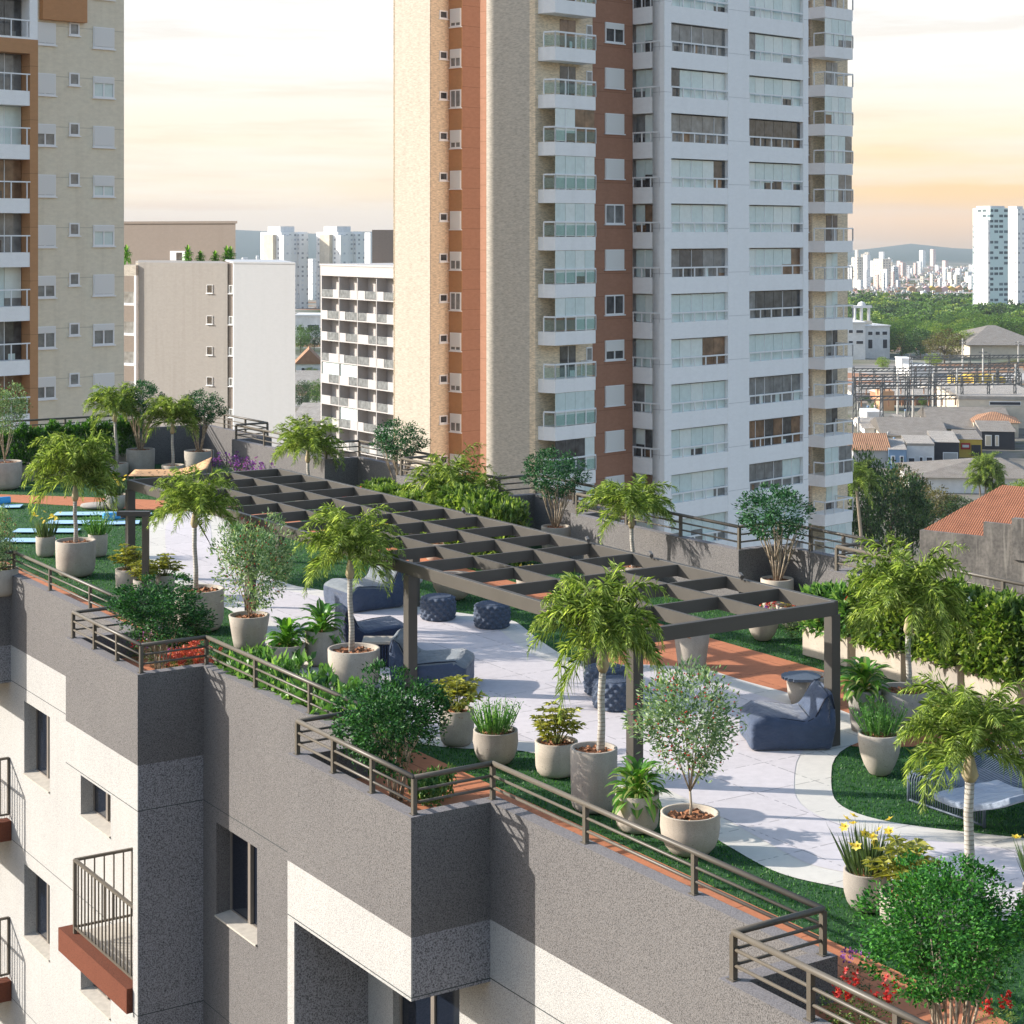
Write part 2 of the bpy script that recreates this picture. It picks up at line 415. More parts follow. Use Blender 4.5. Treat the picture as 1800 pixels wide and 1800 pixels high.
for a, b in BUMPS:
    pbox(par, a, b, VF, VF+T, -1.0, P)
    pbox(par, a, a+T, VF+T, VB+T, -1.0, P); pbox(par, b-T, b, VF+T, VB+T, -1.0, P)
par.build('parapet', [M['stucco_grey'], M['parapet_top']], bld)
for a, b in BUMPS:
    closed = (a, b) == BUMPS[2]; bb = b-.2 if closed else b
    lint = MB(); lint.box(a, bb, VF, VF+.02, -1.77, -1.0, 0); lint.box(a, bb, VF+.02, VF+T, -1.77, -1.0, 1); lint.box(a, a+T, VF+T, VB-.001, -1.77, -1.0, 1)
    if not closed: lint.box(b-T, b, VF+T, VB-.001, -1.77, -1.0, 1)
    lint.build('lintel', [M['stucco_white'], M['stucco_shaded']], bld)
cw = MB(); cw.box(-28.58,-28.38,VF,VF+.02,-40,-1.0,0); cw.box(-28.58,-28.38,VF+.02,VB-.001,-40,-1.0,1)
cw.build('side_wall', [M['stucco_white'], M['stucco_shaded']], bld)
cw = MB(); cw.box(-23.0,-22.8,VF,VF+.02,-40,-1.77,0); cw.box(-23.0,-22.8,VF+.02,VB-.001,-40,-1.77,1)
cw.build('side_wall', [M['stucco_white'], M['stucco_shaded']], bld)
WT = .36
def wall_open(mb, u0, u1, z0, z1, ops, mi=0):
    """wall slab with openings (ua, ub, za, zb), cut as a grid of boxes"""
    us = sorted({u0, u1, *[o[0] for o in ops], *[o[1] for o in ops]}); zs = sorted({z0, z1, *[o[2] for o in ops], *[o[3] for o in ops]})
    for i in range(len(us)-1):
        j = 0
        while j < len(zs)-1:
            uc = (us[i]+us[i+1])/2
            def hole(k): zc = (zs[k]+zs[k+1])/2; return any(o[0] < uc < o[1] and o[2] < zc < o[3] for o in ops)
            if hole(j): j += 1; continue
            k = j
            while k+1 < len(zs)-1 and not hole(k+1): k += 1
            mb.box(us[i], us[i+1], VB, VB+WT, zs[j], zs[k+1], mi); j = k+1
ST = 3.3
W1 = [(-37.3,-35.77,-3.44-ST*k,-1.98-ST*k) for k in range(4)]
W2 = [(-34.05,-32.51,-3.44-ST*k,-2.42-ST*k) for k in range(4)]
W3 = [(-27.87,-26.35,-3.44-ST*k,-1.96-ST*k) for k in range(4)]
W4 = [(-18.62,-17.1,-3.44-ST*k,-1.98-ST*k) for k in range(3)]
D2 = [(-22.1,-20.38,-4.62,-1.9)]
wa = MB(); wall_open(wa, -57.6, -28.58, -40, -1.0, W1+W2); wa.build('wall', M['stucco_white'], bld)
wa = MB(); wall_open(wa, -28.38, -23.0, -40, -1.0, W3); wa.build('wall', M['stucco_greyj'], bld)
wa = MB(); wall_open(wa, -22.8, -7, -40, -1.0, D2+W4); wa.build('wall', M['stucco_white'], bld)
deck = MB(); deck.box(-57.4, -7, VB+T, 24.1, -.35, -.03)
for a, b in BUMPS: deck.box(a+T, b-T, VF+T, VB+T, -.35, -.03)
for a, b in ((-57.4,-52.8),(-46.65,-42.6),(-37.7,-34.66),(-28.82,-26.2)): deck.box(a, b, 24.1, 25.2, -.35, -.03)
deck.build('roof_slab', M['soil'], bld)
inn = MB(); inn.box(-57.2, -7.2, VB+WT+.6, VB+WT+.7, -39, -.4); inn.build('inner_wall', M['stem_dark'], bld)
def window(u0, u1, z0, z1, sill=True):
    f = MB(); y = VB+.24; t = .05
    f.box(u0, u1, y, y+.06, z0, z0+t); f.box(u0, u1, y, y+.06, z1-t, z1)
    f.box(u0, u0+t, y, y+.06, z0+t, z1-t); f.box(u1-t, u1, y, y+.06, z0+t, z1-t)
    um = (u0+u1)/2; f.box(um-.045, um+.045, y-.02, y+.06, z0+t, z1-t)
    o = f.build('window', M['frame'], bld)
    g = MB()
    for a, b, yy in ((u0+t, um-.045, y+.02), (um+.045, u1-t, y+.04)):
        g.box(a, b, yy, yy+.01, z0+t, z1-t)
    g.build('pane', M['glass_dark'], o)
    if sill:
        s = MB(); s.add([(u0,VB-.03,z0-.002),(u1,VB-.03,z0-.002),(u1,y,z0+.03),(u0,y,z0+.03),(u0,VB-.03,z0-.03),(u1,VB-.03,z0-.03)],
            [(0,1,2,3),(4,5,1,0)]); s.build('sill', M['sill'], o)
for wz in W1[:2]+W2[:2]+W3[:1]+W4[:1]: window(*wz)
dr = MB(); y = VB+.10; u0,u1,z0,z1 = D2[0]
for a, b in ((u0,u0+.05),(u0+.83,u0+.92),(u1-.05,u1)): dr.box(a, b, y, y+.06, z0, z1)
dr.box(u0+.05, u0+.83, y, y+.06, z1-.05, z1); dr.box(u0+.92, u1-.05, y, y+.06, z1-.05, z1)
do = dr.build('balcony_door', M['frame'], bld)
g = MB(); g.box(u0+.05, u0+.83, y+.02, y+.03, z0, z1-.05); g.box(u0+.92, u1-.05, y+.03, y+.04, z0, z1-.05); g.build('pane', M['glass_dark'], do)
hb = MB(); hb.box(u1-.19, u1-.10, y-.05, y-.002, -2.95, -2.75); hb.build('handle', M['rail_dark'], do)
def balcony(u0, u1, zs, right_open, vfront=11.24):
    """brown edge beam, slab, railing of thin balusters"""
    s = MB(); s.box(u0, u1, vfront-.02, vfront+.26, zs-.40, zs, 0)
    if right_open: s.box(u1-.26, u1+.02, vfront+.26, VB-.01, zs-.40, zs, 0)
    s.box(u0+.05, (u1-.26) if right_open else u1, vfront+.26, VB-.01, zs-.38, zs-.12, 1)
    b = s.build('balcony', [M['brown_slab'], M['sill']], bld)
    r = MB(); zt = zs+1.27; v0 = vfront+.13; ue = u1-.12 if right_open else u1-.02; us = u0+.42 if not right_open else u0+.1
    r.bar((us, v0, zt), (ue, v0, zt), .055, .045); r.bar((us, v0, zs+.11), (ue, v0, zs+.11), .04, .035)
    n = int((ue-us)/.155)
    for i in range(n+1):
        u = us+(ue-us)*i/n; th = .055 if i in (0, n) else .022
        r.bar((u, v0, zs if i in (0, n) else zs+.11), (u, v0, zt), th)
    for uu in ([us] if not right_open else [ue]):
        r.bar((uu, v0, zt), (uu, VB-.02, zt), .055, .045); r.bar((uu, v0, zs+.11), (uu, VB-.02, zs+.11), .04, .035)
        for i in range(1, 7):
            v = v0+(VB-.02-v0)*i/6; r.bar((uu, v, zs+.11), (uu, v, zt), .055 if i == 6 else .022)
    r.build('railing', M['rail'], b)
for k in range(2):
    balcony(-31.8, -28.60, -4.62-3.3*k, False)
    balcony(-41.4, -38.10, -4.62-3.3*k, True)
# far walls of the roof terrace
FP = 1.2
fw = MB()
FB = [(-57.4,-52.8),(-46.65,-42.6),(-37.7,-34.66),(-28.82,-26.2),(-19.9,-16.8)]
fe = [x for b in FB for x in b] + [-7.0]
fz0 = -6
for i in range(1, len(fe)-1, 2): pbox(fw, fe[i], fe[i+1], 24.1, 24.3, fz0, FP)
for a, b in FB:
    pbox(fw, a-.2 if a > -57 else a-.2, b+.2, 25.15, 25.35, fz0, FP)
    if a > -57: pbox(fw, a-.2, a, 24.3, 25.15, fz0, FP)
    pbox(fw, b, b+.2, 24.3, 25.15, fz0, FP)
pbox(fw, -57.6, -57.4, VB+T, 25.15, fz0, FP)
fw.build('parapet', [M['stucco_grey'], M['parapet_top']], bld)

# ---------------------------------------------------------------- roof surfaces
def chaikin(p, n=2):
    for _ in range(n):
        q = []
        for i in range(len(p)):
            a, b = p[i], p[(i+1)%len(p)]
            q += [(a[0]*.75+b[0]*.25, a[1]*.75+b[1]*.25), (a[0]*.25+b[0]*.75, a[1]*.25+b[1]*.75)]
        p = q
    return p
def inset(p, d):
    n = len(p); ar = sum(p[i][0]*p[(i+1)%n][1]-p[(i+1)%n][0]*p[i][1] for i in range(n)); s = 1 if ar > 0 else -1
    q = []
    for i in range(n):
        a, b, c = p[i-1], p[i], p[(i+1)%n]
        tx, ty = c[0]-a[0], c[1]-a[1]; l = math.hypot(tx, ty) or 1
        q.append((b[0]-s*ty/l*d, b[1]+s*tx/l*d))
    return q
PATH = [(-15.96,14.87),(-16.56,14.61),(-17.03,14.6),(-17.77,14.72),(-19.2,14.95),(-21.0,15.1),(-22.67,15.13),(-23.4,14.05),(-24.4,13.72),(-27.5,13.9),(-31,14.8),(-33.6,15.55),(-34.86,15.7),(-39.57,16.0),(-43,17.3),(-46.7,18.9),
  (-47.5,20.7),(-45.5,20.7),(-42.5,19.4),(-39.5,18.2),(-36.22,17.76),(-35.31,18.1),(-33.5,18.6),(-31.72,19.28),(-30.52,19.84),(-29.97,19.7),(-28.86,19.3),(-27.12,18.82),(-26.4,19.2),(-26.04,19.78),(-25.32,20.42),(-24.26,20.37),(-23.18,20.47),(-21.4,20.4),(-20.5,19.7),(-20.16,18.62),(-18.95,17.45),(-18.3,16.97),(-17.65,16.94),(-17.0,17.25),(-15.5,18.4),(-11,21.5),(-8,20),(-10,18.2),(-13.6,15.9)]
PATHS = chaikin(PATH, 2); PATHI = inset(PATHS, .5)
def sheet(name, poly, z, m, fill=True):
    bm = bmesh.new()
    vs = [bm.verts.new((*W(*p), z)) for p in poly]
    bm.faces.new(vs); bmesh.ops.triangulate(bm, faces=bm.faces[:])
    bmesh.ops.recalc_face_normals(bm, faces=bm.faces[:])
    for f in bm.faces:
        if f.normal.z < 0: f.normal_flip()
    me = bpy.data.meshes.new(name); bm.to_mesh(me); bm.free(); me.materials.append(m)
    return structure(link(name, me))
def rect(u0, u1, v0, v1): return [(u0,v0),(u1,v0),(u1,v1),(u0,v1)]
lawnm = MB(W and (lambda a, b, c: (*W(a, b), c)))
lawnm.box(-57.39, -7.01, VB+T+.005, 24.095, -.028, 0.0)
for a, b in ((-57.39,-52.81),(-46.64,-42.61),(-37.69,-34.67),(-28.81,-26.21)): lawnm.box(a, b, 24.1, 25.14, -.028, -.002)
structure(lawnm.build('lawn', M['lawn']))
tm = MB(lambda a, b, c: (*W(a, b), c))
def tsheet(poly, z=.006):
    n = len(poly); ar = sum(poly[i][0]*poly[(i+1)%n][1]-poly[(i+1)%n][0]*poly[i][1] for i in range(n))
    if ar < 0: poly = poly[::-1]
    tm.add([(x, y, z) for x, y in poly], [tuple(range(n))])
TERR = [rect(-57.39,-7.01,VB+T+.005,13.67)] + [rect(a+T+.003, b-T-.003, VF+T+.003, VB+T+.005) for a, b in BUMPS] + \
   [rect(-46.6,-8.0,20.72,22.02), [(-56,14.4),(-54.9,14.0),(-51.76,16.6),(-48.5,19.02),(-46.6,20.72),(-46.6,22.02),(-48.2,21.6),(-50.86,19.35),(-53.2,17.06)],
    [(-27.2,18.7),(-20.75,18.7),(-20.1,19.3),(-19.3,20.72),(-27.2,20.72)]]
for t in TERR: tsheet(t)
structure(tm.build('terracotta_walkway', M['terracotta']))
sheet('path_border', PATHS, .010, M['path_edge']); sheet('path', PATHI, .014, M['path'])
def inside(px, py, poly):
    r = np.zeros(len(px), bool); n = len(poly); j = n-1
    for i in range(n):
        xi, yi = poly[i]; xj, yj = poly[j]
        c = ((yi > py) != (yj > py)) & (px < (xj-xi)*(py-yi)/((yj-yi) or 1e-9)+xi)
        r ^= c; j = i
    return r
rng = np.random.RandomState(3)
def grass_blades():
    N = 330000
    u = -57+49.5*rng.rand(N)**.62; v = 12.8+11.2*rng.rand(N)
    keep = ~inside(u, v, inset(PATHS, -.012))
    for t in TERR: keep &= ~inside(u, v, t)
    x = UD[0]*u+VD[0]*v; y = UD[1]*u+VD[1]*v
    sx = 900+F*x/y; keep &= (sx > -80) & (sx < 1890)
    u, v, x, y = u[keep], v[keep], x[keep], y[keep]; n = len(u)
    a = rng.rand(n)*2*np.pi; h = .016+.024*rng.rand(n); wd = .005+.006*rng.rand(n); lean = (rng.rand(n, 2)-.5)*.04
    V = np.zeros((n, 3, 3), np.float32)
    V[:,0,0] = x-np.cos(a)*wd; V[:,0,1] = y-np.sin(a)*wd
    V[:,1,0] = x+np.cos(a)*wd; V[:,1,1] = y+np.sin(a)*wd
    V[:,2,0] = x+lean[:,0]; V[:,2,1] = y+lean[:,1]; V[:,2,2] = h
    me = np_mesh('grass', V.reshape(-1, 3), np.arange(n*3).reshape(-1, 3), M['grass_blade'])
    tag(link('grass', me), 'short dark green turf between the paved paths of the roof garden', 'grass', kind='stuff')
grass_blades()

# ---------------------------------------------------------------- railings on the parapets
def railing(segs, zb, label, mt):
    r0 = empty('railing', (0,0,0), ROOF); tag(r0, label, 'railing', 'metal railings round the roof')
    for (a, b, n, first) in segs:
        a = Vector((*a, 0)); b = Vector((*b, 0))
        hr = MB(); hr.tube([(a.x,a.y,zb+.445),(b.x,b.y,zb+.445)], .033, 10); hr.build('handrail', mt, r0, True)
        for dz in (.14, .29):
            q = MB(); q.tube([(a.x,a.y,zb+dz),(b.x,b.y,zb+dz)], .018, 8); q.build('rail', mt, r0, True)
        for i in range(0 if first else 1, n+1):
            p = a.lerp(b, i/n); k = MB(); k.box(p.x-.028, p.x+.028, p.y-.028, p.y+.028, zb+.004, zb+.43); k.box(p.x-.05,p.x+.05,p.y-.05,p.y+.05,zb-.001,zb+.008); k.build('post', mt, r0)
c = .1
pts = [((-48,VB+c),'')]
segs = []
prev = -49.0
for a, b in BUMPS[1:]:
    segs.append(((prev, VB+c), (a+c, VB+c), 3, prev < -48))
    segs.append(((a+c, VB+c), (a+c, VF+c), 1, False)); segs.append(((a+c, VF+c), (b-c, VF+c), 3, False)); segs.append(((b-c, VF+c), (b-c, VB+c), 1, False))
    prev = b-c
railing(segs, P, 'bronze three-bar railing zigzagging along the near parapet above the facade', M['rail'])
segs = [((-57.5,13.4),(-57.5,25.25),5,True),((-57.5,25.25),(-52.7,25.25),3,False),((-52.7,25.25),(-52.7,24.2),1,False)]
prev = -52.7
for a, b in FB[1:]:
    segs.append(((prev,24.2),(a-.1,24.2),3,False)); segs.append(((a-.1,24.2),(a-.1,25.25),1,False))
    segs.append(((a-.1,25.25),(b+.1,25.25),3 if a > -36 else 2,False)); segs.append(((b+.1,25.25),(b+.1,24.2),1,False)); prev = b+.1
segs.append(((prev,24.2),(-7,24.2),4,False))
railing(segs, FP, 'dark three-bar railing stepping along the far parapet below the towers', M['rail'])

# ---------------------------------------------------------------- pergola
pg = empty('pergola', W(-29.63, 17.1), ROOF); tag(pg, 'long dark grey metal pergola with open square lattice roof over the pale path', 'pergola')
L2, W2_, ZT = 9.23, 1.8, 2.13
for i in range(4):
    for s in (-1, 1):
        x = -L2+.08 + i*(2*L2-.16)/3; k = MB(); k.box(x-.085, x+.085, s*W2_-.085, s*W2_+.085, .016, ZT-.20); k.build('post', M['pergola'], pg, bevel=.006)
for s in (-1, 1):
    b = MB(); b.box(-L2, L2, s*(W2_+.0)-.045, s*(W2_)+.045, ZT-.2, ZT); b.build('beam', M['pergola'], pg, bevel=.004)
for s in (-1, 1):
    b = MB(); b.box(s*L2-.045, s*L2+.045, -W2_+.046, W2_-.046, ZT-.2, ZT-.001); b.build('beam', M['pergola'], pg, bevel=.004)
for y in (-W2_/3, W2_/3):
    b = MB(); b.box(-L2+.046, L2-.046, y-.025, y+.025, ZT-.19, ZT-.004); b.build('slat_beam', M['pergola'], pg)
for i in range(1, 15):
    x = -L2+i*2*L2/15
    b = MB()
    for y0, y1 in ((-W2_+.046, -W2_/3-.026), (-W2_/3+.026, W2_/3-.026), (W2_/3+.026, W2_-.046)):
        b.box(x-.022, x+.022, y0, y1, ZT-.19, ZT-.006)
    b.build('cross_beam', M['pergola'], pg)
for x, y in ((-1.0, 1.72), (3.1, 1.72), (4.9, 1.72), (7.2, 1.72)):
    s = MB(); s.tube([(x, y, ZT), (x, y, ZT+.07)], .022, 8); s.tube([(x-.05, y, ZT+.09), (x+.07, y-.05, ZT+.06)], .035, 8); s.build('fixture', M['rail_dark'], pg)  # small unidentified dark shapes standing on the far beam
# ================================================================ foliage generators
def unit(a): return a/np.maximum(np.linalg.norm(a, axis=-1, keepdims=True), 1e-9)
def leaves(C, D, N, L, Wd, fold=.25, droop=0.0):
    """C base points, D leaf axis, N leaf normal; each leaf four corners folded on its rib"""
    n = len(C); D = unit(D); S = unit(np.cross(D, N)); N = np.cross(S, D)
    L = np.broadcast_to(L, (n,))[:,None]; Wd = np.broadcast_to(Wd, (n,))[:,None]
    V = np.empty((n,4,3), np.float32)
    V[:,0] = C; V[:,2] = C + D*L - np.array([0,0,1])*droop*L
    mid = C + D*L*.5 + N*Wd*fold
    V[:,1] = mid + S*Wd*.5; V[:,3] = mid - S*Wd*.5
    Fc = np.arange(n)[:,None]*4
    Fc = np.concatenate([Fc+np.array([0,1,2]), Fc+np.array([0,2,3])], 1).reshape(-1,3)
    return V.reshape(-1,3), Fc
def merge(parts):
    Vs, Fs, Ms, o = [], [], [], 0
    for V, Fc, mi in parts:
        Vs.append(V); Fs.append(Fc+o); Ms.append(np.full(len(Fc), mi)); o += len(V)
    return np.concatenate(Vs), np.concatenate(Fs), np.concatenate(Ms)
def rnd_dir(r, n):
    return unit(r.randn(n, 3))
def frond(r, az, e0, L, bend, npin, plen, pw, droop=.5, start=.14):
    """one feather leaf: arching rib with drooping leaflets on both sides"""
    K = 14; t = np.linspace(0, 1, K)
    pitch = e0 - bend*t**1.25
    st = L/(K-1)
    x = np.concatenate([[0], np.cumsum(np.cos(pitch[:-1])*st)]); z = np.concatenate([[0], np.cumsum(np.sin(pitch[:-1])*st)])
    sway = (r.rand()-.5)*.5*t**2*L
    ca, sa = math.cos(az), math.sin(az)
    P = np.stack([x*ca - sway*sa, x*sa + sway*ca, z], 1)
    tt = np.repeat(np.linspace(start, .99, npin), 2); side = np.tile([1, -1], npin)
    f = tt*(K-1); i = np.minimum(f.astype(int), K-2); w_ = (f-i)[:,None]
    C = P[i]*(1-w_) + P[i+1]*w_; T = unit(P[i+1]-P[i])
    up = np.array([0,0,1.]); S = unit(np.cross(T, up)); U = np.cross(S, T)
    roll = (r.rand(len(tt))-.5)*1.1
    prof = (np.sin(np.pi*np.clip((tt-start)/(1-start),0,1)**.75)*.85+.2)
    D = S*side[:,None]*.7 + T*(.45+.3*r.rand(len(tt)))[:,None] + U*(.2+roll*1.25)[:,None] - up*droop*(.3+.7*r.rand(len(tt)))[:,None] + r.randn(len(tt),3)*.3
    Lp = plen*prof*(.8+.4*r.rand(len(tt)))
    V, Fc = leaves(C, D, U + S*side[:,None]*.3 + r.randn(len(tt),3)*.5, Lp, pw*(.8+.4*r.rand(len(tt))), .12, droop*.5)
    # the rib
    rw = .007*L*(1-t*.8); up2 = unit(np.cross(np.gradient(P, axis=0), up))
    A = P + up2*rw[:,None]; B = P - up2*rw[:,None]
    RV = np.concatenate([A, B]); k = np.arange(K-1)
    RF = np.concatenate([np.stack([k, k+1, K+k+1], 1), np.stack([k, K+k+1, K+k], 1)])
    return [(V, Fc, 0), (RV.astype(np.float32), RF, 0)]
def palm_crown_mesh(seed, n=32, npin=62, leafm='palm_leaf'):
    """feather palm head; scaled to unit spread and unit height above its base"""
    r = np.random.RandomState(seed); parts = []
    for k in range(n):
        q = k/(n-1)
        e0 = math.radians(86 - 62*q + r.uniform(-9, 9)); az = k*2.39996 + r.uniform(-.3, .3)
        parts += frond(r, az, e0, 1.0*r.uniform(.8, 1.08), math.radians(98 + 36*r.rand()), npin, .165, .0085, .42)
    V, Fc, mi = merge(parts)
    V = V/np.array([np.percentile(np.hypot(V[:,0],V[:,1]), 97)]*2+[np.percentile(V[:,2], 99.3)])
    return np_mesh('crown', V, Fc, [M[leafm]])
PALM = [palm_crown_mesh(s) for s in (11, 23, 37, 51)]
ARECA = [palm_crown_mesh(s, 22, 46) for s in (61, 72)]
def ball_mesh(seed, leafm, n, ls, aspect=.45, clumps=70, rough=.16, flat=1.0, inner=.55, fill=.25, lean=.0):
    """ball crown made of leaf clumps with gaps; radius 1"""
    r = np.random.RandomState(seed)
    cd = rnd_dir(r, clumps); cr = (inner + (1-inner)*r.rand(clumps)**.5)*(1+rough*(r.rand(clumps)-.5)*2)
    cc = cd*cr[:,None]
    k = r.randint(0, clumps, n)
    C = cc[k] + r.randn(n, 3)*(.085+.06*r.rand(clumps)[k][:,None])
    nf = int(n*fill); C[:nf] = rnd_dir(r, nf)*(r.rand(nf)**.45*.98)[:,None]
    rad = np.linalg.norm(C, axis=1); C *= (np.minimum(rad, 1.0+.16*r.rand(n)**3+rough*.25)/np.maximum(rad, 1e-6))[:,None]
    out = unit(C)
    D = unit(out*.9 + r.randn(n, 3)*.75 + np.array([0,0,.25])); N = unit(out*.8 + np.array([0,0,.7]) + r.randn(n,3)*.55)
    V, Fc = leaves(C, D, N, ls*(.7+.6*r.rand(n)), ls*aspect*(.8+.4*r.rand(n)), .2)
    V[:,2] *= flat
    return V, Fc
def ball_obj_mesh(*a, extra=None, **k):
    leafm = a[1]; V, Fc = ball_mesh(*a, **k); parts = [(V, Fc, 0)]; mats = [M[leafm]]
    if extra:
        em, en, es, eseed = extra
        r = np.random.RandomState(eseed); C = rnd_dir(r, en)*(.6+.42*r.rand(en))[:,None]; 
        V2, F2 = blob(C, es); parts.append((V2, F2, 1)); mats.append(M[em])
    V, Fc, mi = merge(parts); return np_mesh('crown', V, Fc, mats, mi)
def blob(C, s):
    o = np.array([[1,0,0],[-1,0,0],[0,1,0],[0,-1,0],[0,0,1],[0,0,-1]], np.float32)*s
    f = np.array([[0,2,4],[2,1,4],[1,3,4],[3,0,4],[2,0,5],[1,2,5],[3,1,5],[0,3,5]])
    n = len(C); V = (C[:,None,:]+o[None]).reshape(-1,3); return V.astype(np.float32), (np.arange(n)[:,None,None]*6+f[None]).reshape(-1,3)
def stems(base, spread, top, n, r0, seed, name, m, parent, wob=.05, fork=True):
    r = random.Random(seed); mb = MB()
    for i in range(n):
        a = i*2.4 + r.uniform(-.3,.3); b = base*r.uniform(.3,1)
        p0 = (b*math.cos(a), b*math.sin(a), 0); s = spread*r.uniform(.45,1)
        p2 = (s*math.cos(a), s*math.sin(a), top*r.uniform(.92,1.1)); 
        p1 = tuple((p0[j]*.55+p2[j]*.45) + r.uniform(-wob,wob) for j in range(3))
        mb.tube([p0, p1, p2], [r0, r0*.8, r0*.5], 6)
        if fork:
            for q in range(2):
                b2 = a + r.uniform(-.9,.9); e = (p1[0]+spread*.7*math.cos(b2), p1[1]+spread*.7*math.sin(b2), top*r.uniform(1,1.25))
                mb.tube([p1, tuple((p1[j]+e[j])/2+r.uniform(-wob,wob) for j in range(3)), e], [r0*.6, r0*.5, r0*.3], 5)
    return mb.build(name, m, parent, True)
def strap(r, az, e0, L, bend, wd, K=6, wave=.0):
    """one broad arching leaf: two edges and a raised paler rib"""
    t = np.linspace(0, 1, K); pitch = e0 - bend*t**1.2; st = L/(K-1)
    x = np.concatenate([[0], np.cumsum(np.cos(pitch[:-1])*st)]); z = np.concatenate([[0], np.cumsum(np.sin(pitch[:-1])*st)])
    prof = wd*np.sin(np.pi*np.clip(t*.93+.05,0,1))**.8; prof[-1] = .001
    sx, sy = -math.sin(az), math.cos(az); ca, sa = math.cos(az), math.sin(az)
    P = np.stack([x*ca, x*sa, z], 1); S = np.array([sx, sy, 0])
    rows = []
    for o, zf in ((-1, .28), (-.28, 0), (.28, 0), (1, .28)):
        rows.append(P + S*(prof*o)[:,None] + np.array([0,0,1])*(prof*zf*abs(o))[:,None])
    V = np.stack(rows, 1).reshape(-1, 3).astype(np.float32); i = np.arange(K-1)*4
    def q(c): return np.concatenate([np.stack([i+c, i+c+1, i+c+5], 1), np.stack([i+c, i+c+5, i+c+4], 1)])
    return [(V, np.concatenate([q(0), q(2)]), 0), (V, q(1), 1)]
def rosette_mesh(seed, n, L, wd, m0, m1, emin=15, emax=85, bend=85, stemh=.3):
    r = np.random.RandomState(seed); parts = []
    for k in range(n):
        q = (k+.5)/n; az = k*2.39996 + r.uniform(-.3,.3)
        e0 = math.radians(emax-(emax-emin)*q + r.uniform(-8,8))
        for V, Fc, mi in strap(r, az, e0, L*r.uniform(.7,1.1), math.radians(bend*r.uniform(.7,1.2)), wd*r.uniform(.75,1.15)):
            parts.append((V + np.array([.03*math.cos(az), .03*math.sin(az), stemh*(1-q)*r.uniform(.6,1)], np.float32), Fc, mi))
    V, Fc, mi = merge(parts); return np_mesh('leaves', V, Fc, [M[m0], M[m1]], mi)
def blades_mesh(seed, n, h, wd, spread, m0, flowers=0, fm=None, fl=.055, twig=0):
    r = np.random.RandomState(seed)
    a = r.rand(n)*2*np.pi; b = spread*.5*np.sqrt(r.rand(n)); C = np.stack([b*np.cos(a), b*np.sin(a), 0*a], 1)
    out = np.stack([np.cos(a), np.sin(a), 0*a], 1)*(spread*.55*(b/spread*2))[:,None] + r.randn(n,3)*[.05,.05,0]
    hh = h*(.6+.45*r.rand(n)); tip = C + out + np.array([0,0,1])*hh[:,None]
    D = tip - C; N = unit(np.cross(D, rnd_dir(r, n)))
    V, Fc = leaves(C, D, N, np.linalg.norm(D, axis=1), wd, .1)
    parts = [(V, Fc, 0)]; mats = [M[m0]]
    if twig:
        k = r.randint(0, n, twig); t = .2+.8*r.rand(twig); c2 = C[k] + D[k]*t[:,None]
        V, Fc = leaves(c2, rnd_dir(r, twig)+[0,0,.7], rnd_dir(r, twig), .05, .02, .1); parts.append((V, Fc, 0))
    if flowers:
        mats.append(M[fm]); k = r.choice(n, flowers, replace=False)
        for i in k:
            c = tip[i] + [0,0,.02]; m = 6; ang = np.arange(m)*2*np.pi/m + r.rand()
            ax = unit(np.array([r.randn()*.5, r.randn()*.5-.4, .8])); e1 = unit(np.cross(ax, [1,.2,.1])); e2 = np.cross(ax, e1)
            Dp = e1[None]*np.cos(ang)[:,None] + e2[None]*np.sin(ang)[:,None] + ax*.35
            V, Fc = leaves(np.repeat(c[None], m, 0), Dp, np.repeat(ax[None], m, 0), fl*1.2, fl*.8, .1); parts.append((V, Fc, 1))
            V, Fc = leaves(np.repeat(c[None], 4, 0), np.array([[.3,0,1],[-.3,0,1],[0,.3,1],[0,-.3,1]])*1.0, rnd_dir(r, 4), fl*.7, fl*.5, .1); parts.append((V, Fc, 1))
    V, Fc, mi = merge(parts); return np_mesh('leaves', V, Fc, mats, mi)
def sprays_mesh(seed, n, R_, h, m0, ls=.11, per=9):
    """open shrub whose branch ends carry whorls of drooping leaves; unit-free metres"""
    r = np.random.RandomState(seed); parts = []; ends = []
    for k in range(n):
        az = k*2.39996 + r.uniform(-.4,.4); q = ((k+.5)/n)**.6; rr = R_*q*r.uniform(.8,1.05); zz = h*(1-.45*q*q)*r.uniform(.75,1.05)
        c = np.array([rr*math.cos(az), rr*math.sin(az), zz]); ends.append(c)
        for w_ in range(3):
            cc = c*(1-.18*w_) ; a = np.arange(per)*2*np.pi/per + r.rand()
            D = np.stack([np.cos(a), np.sin(a), -.25+.5*r.rand(per)], 1) + unit(c)*.35
            V, Fc = leaves(np.repeat(cc[None], per, 0), D, np.repeat([[0,0,1.]], per, 0)+r.randn(per,3)*.2, ls*(.8+.5*r.rand(per)), ls*.38, .15, .25); parts.append((V, Fc, 0))
    V, Fc, mi = merge(parts); return np_mesh('leaves', V, Fc, [M[m0]]), ends
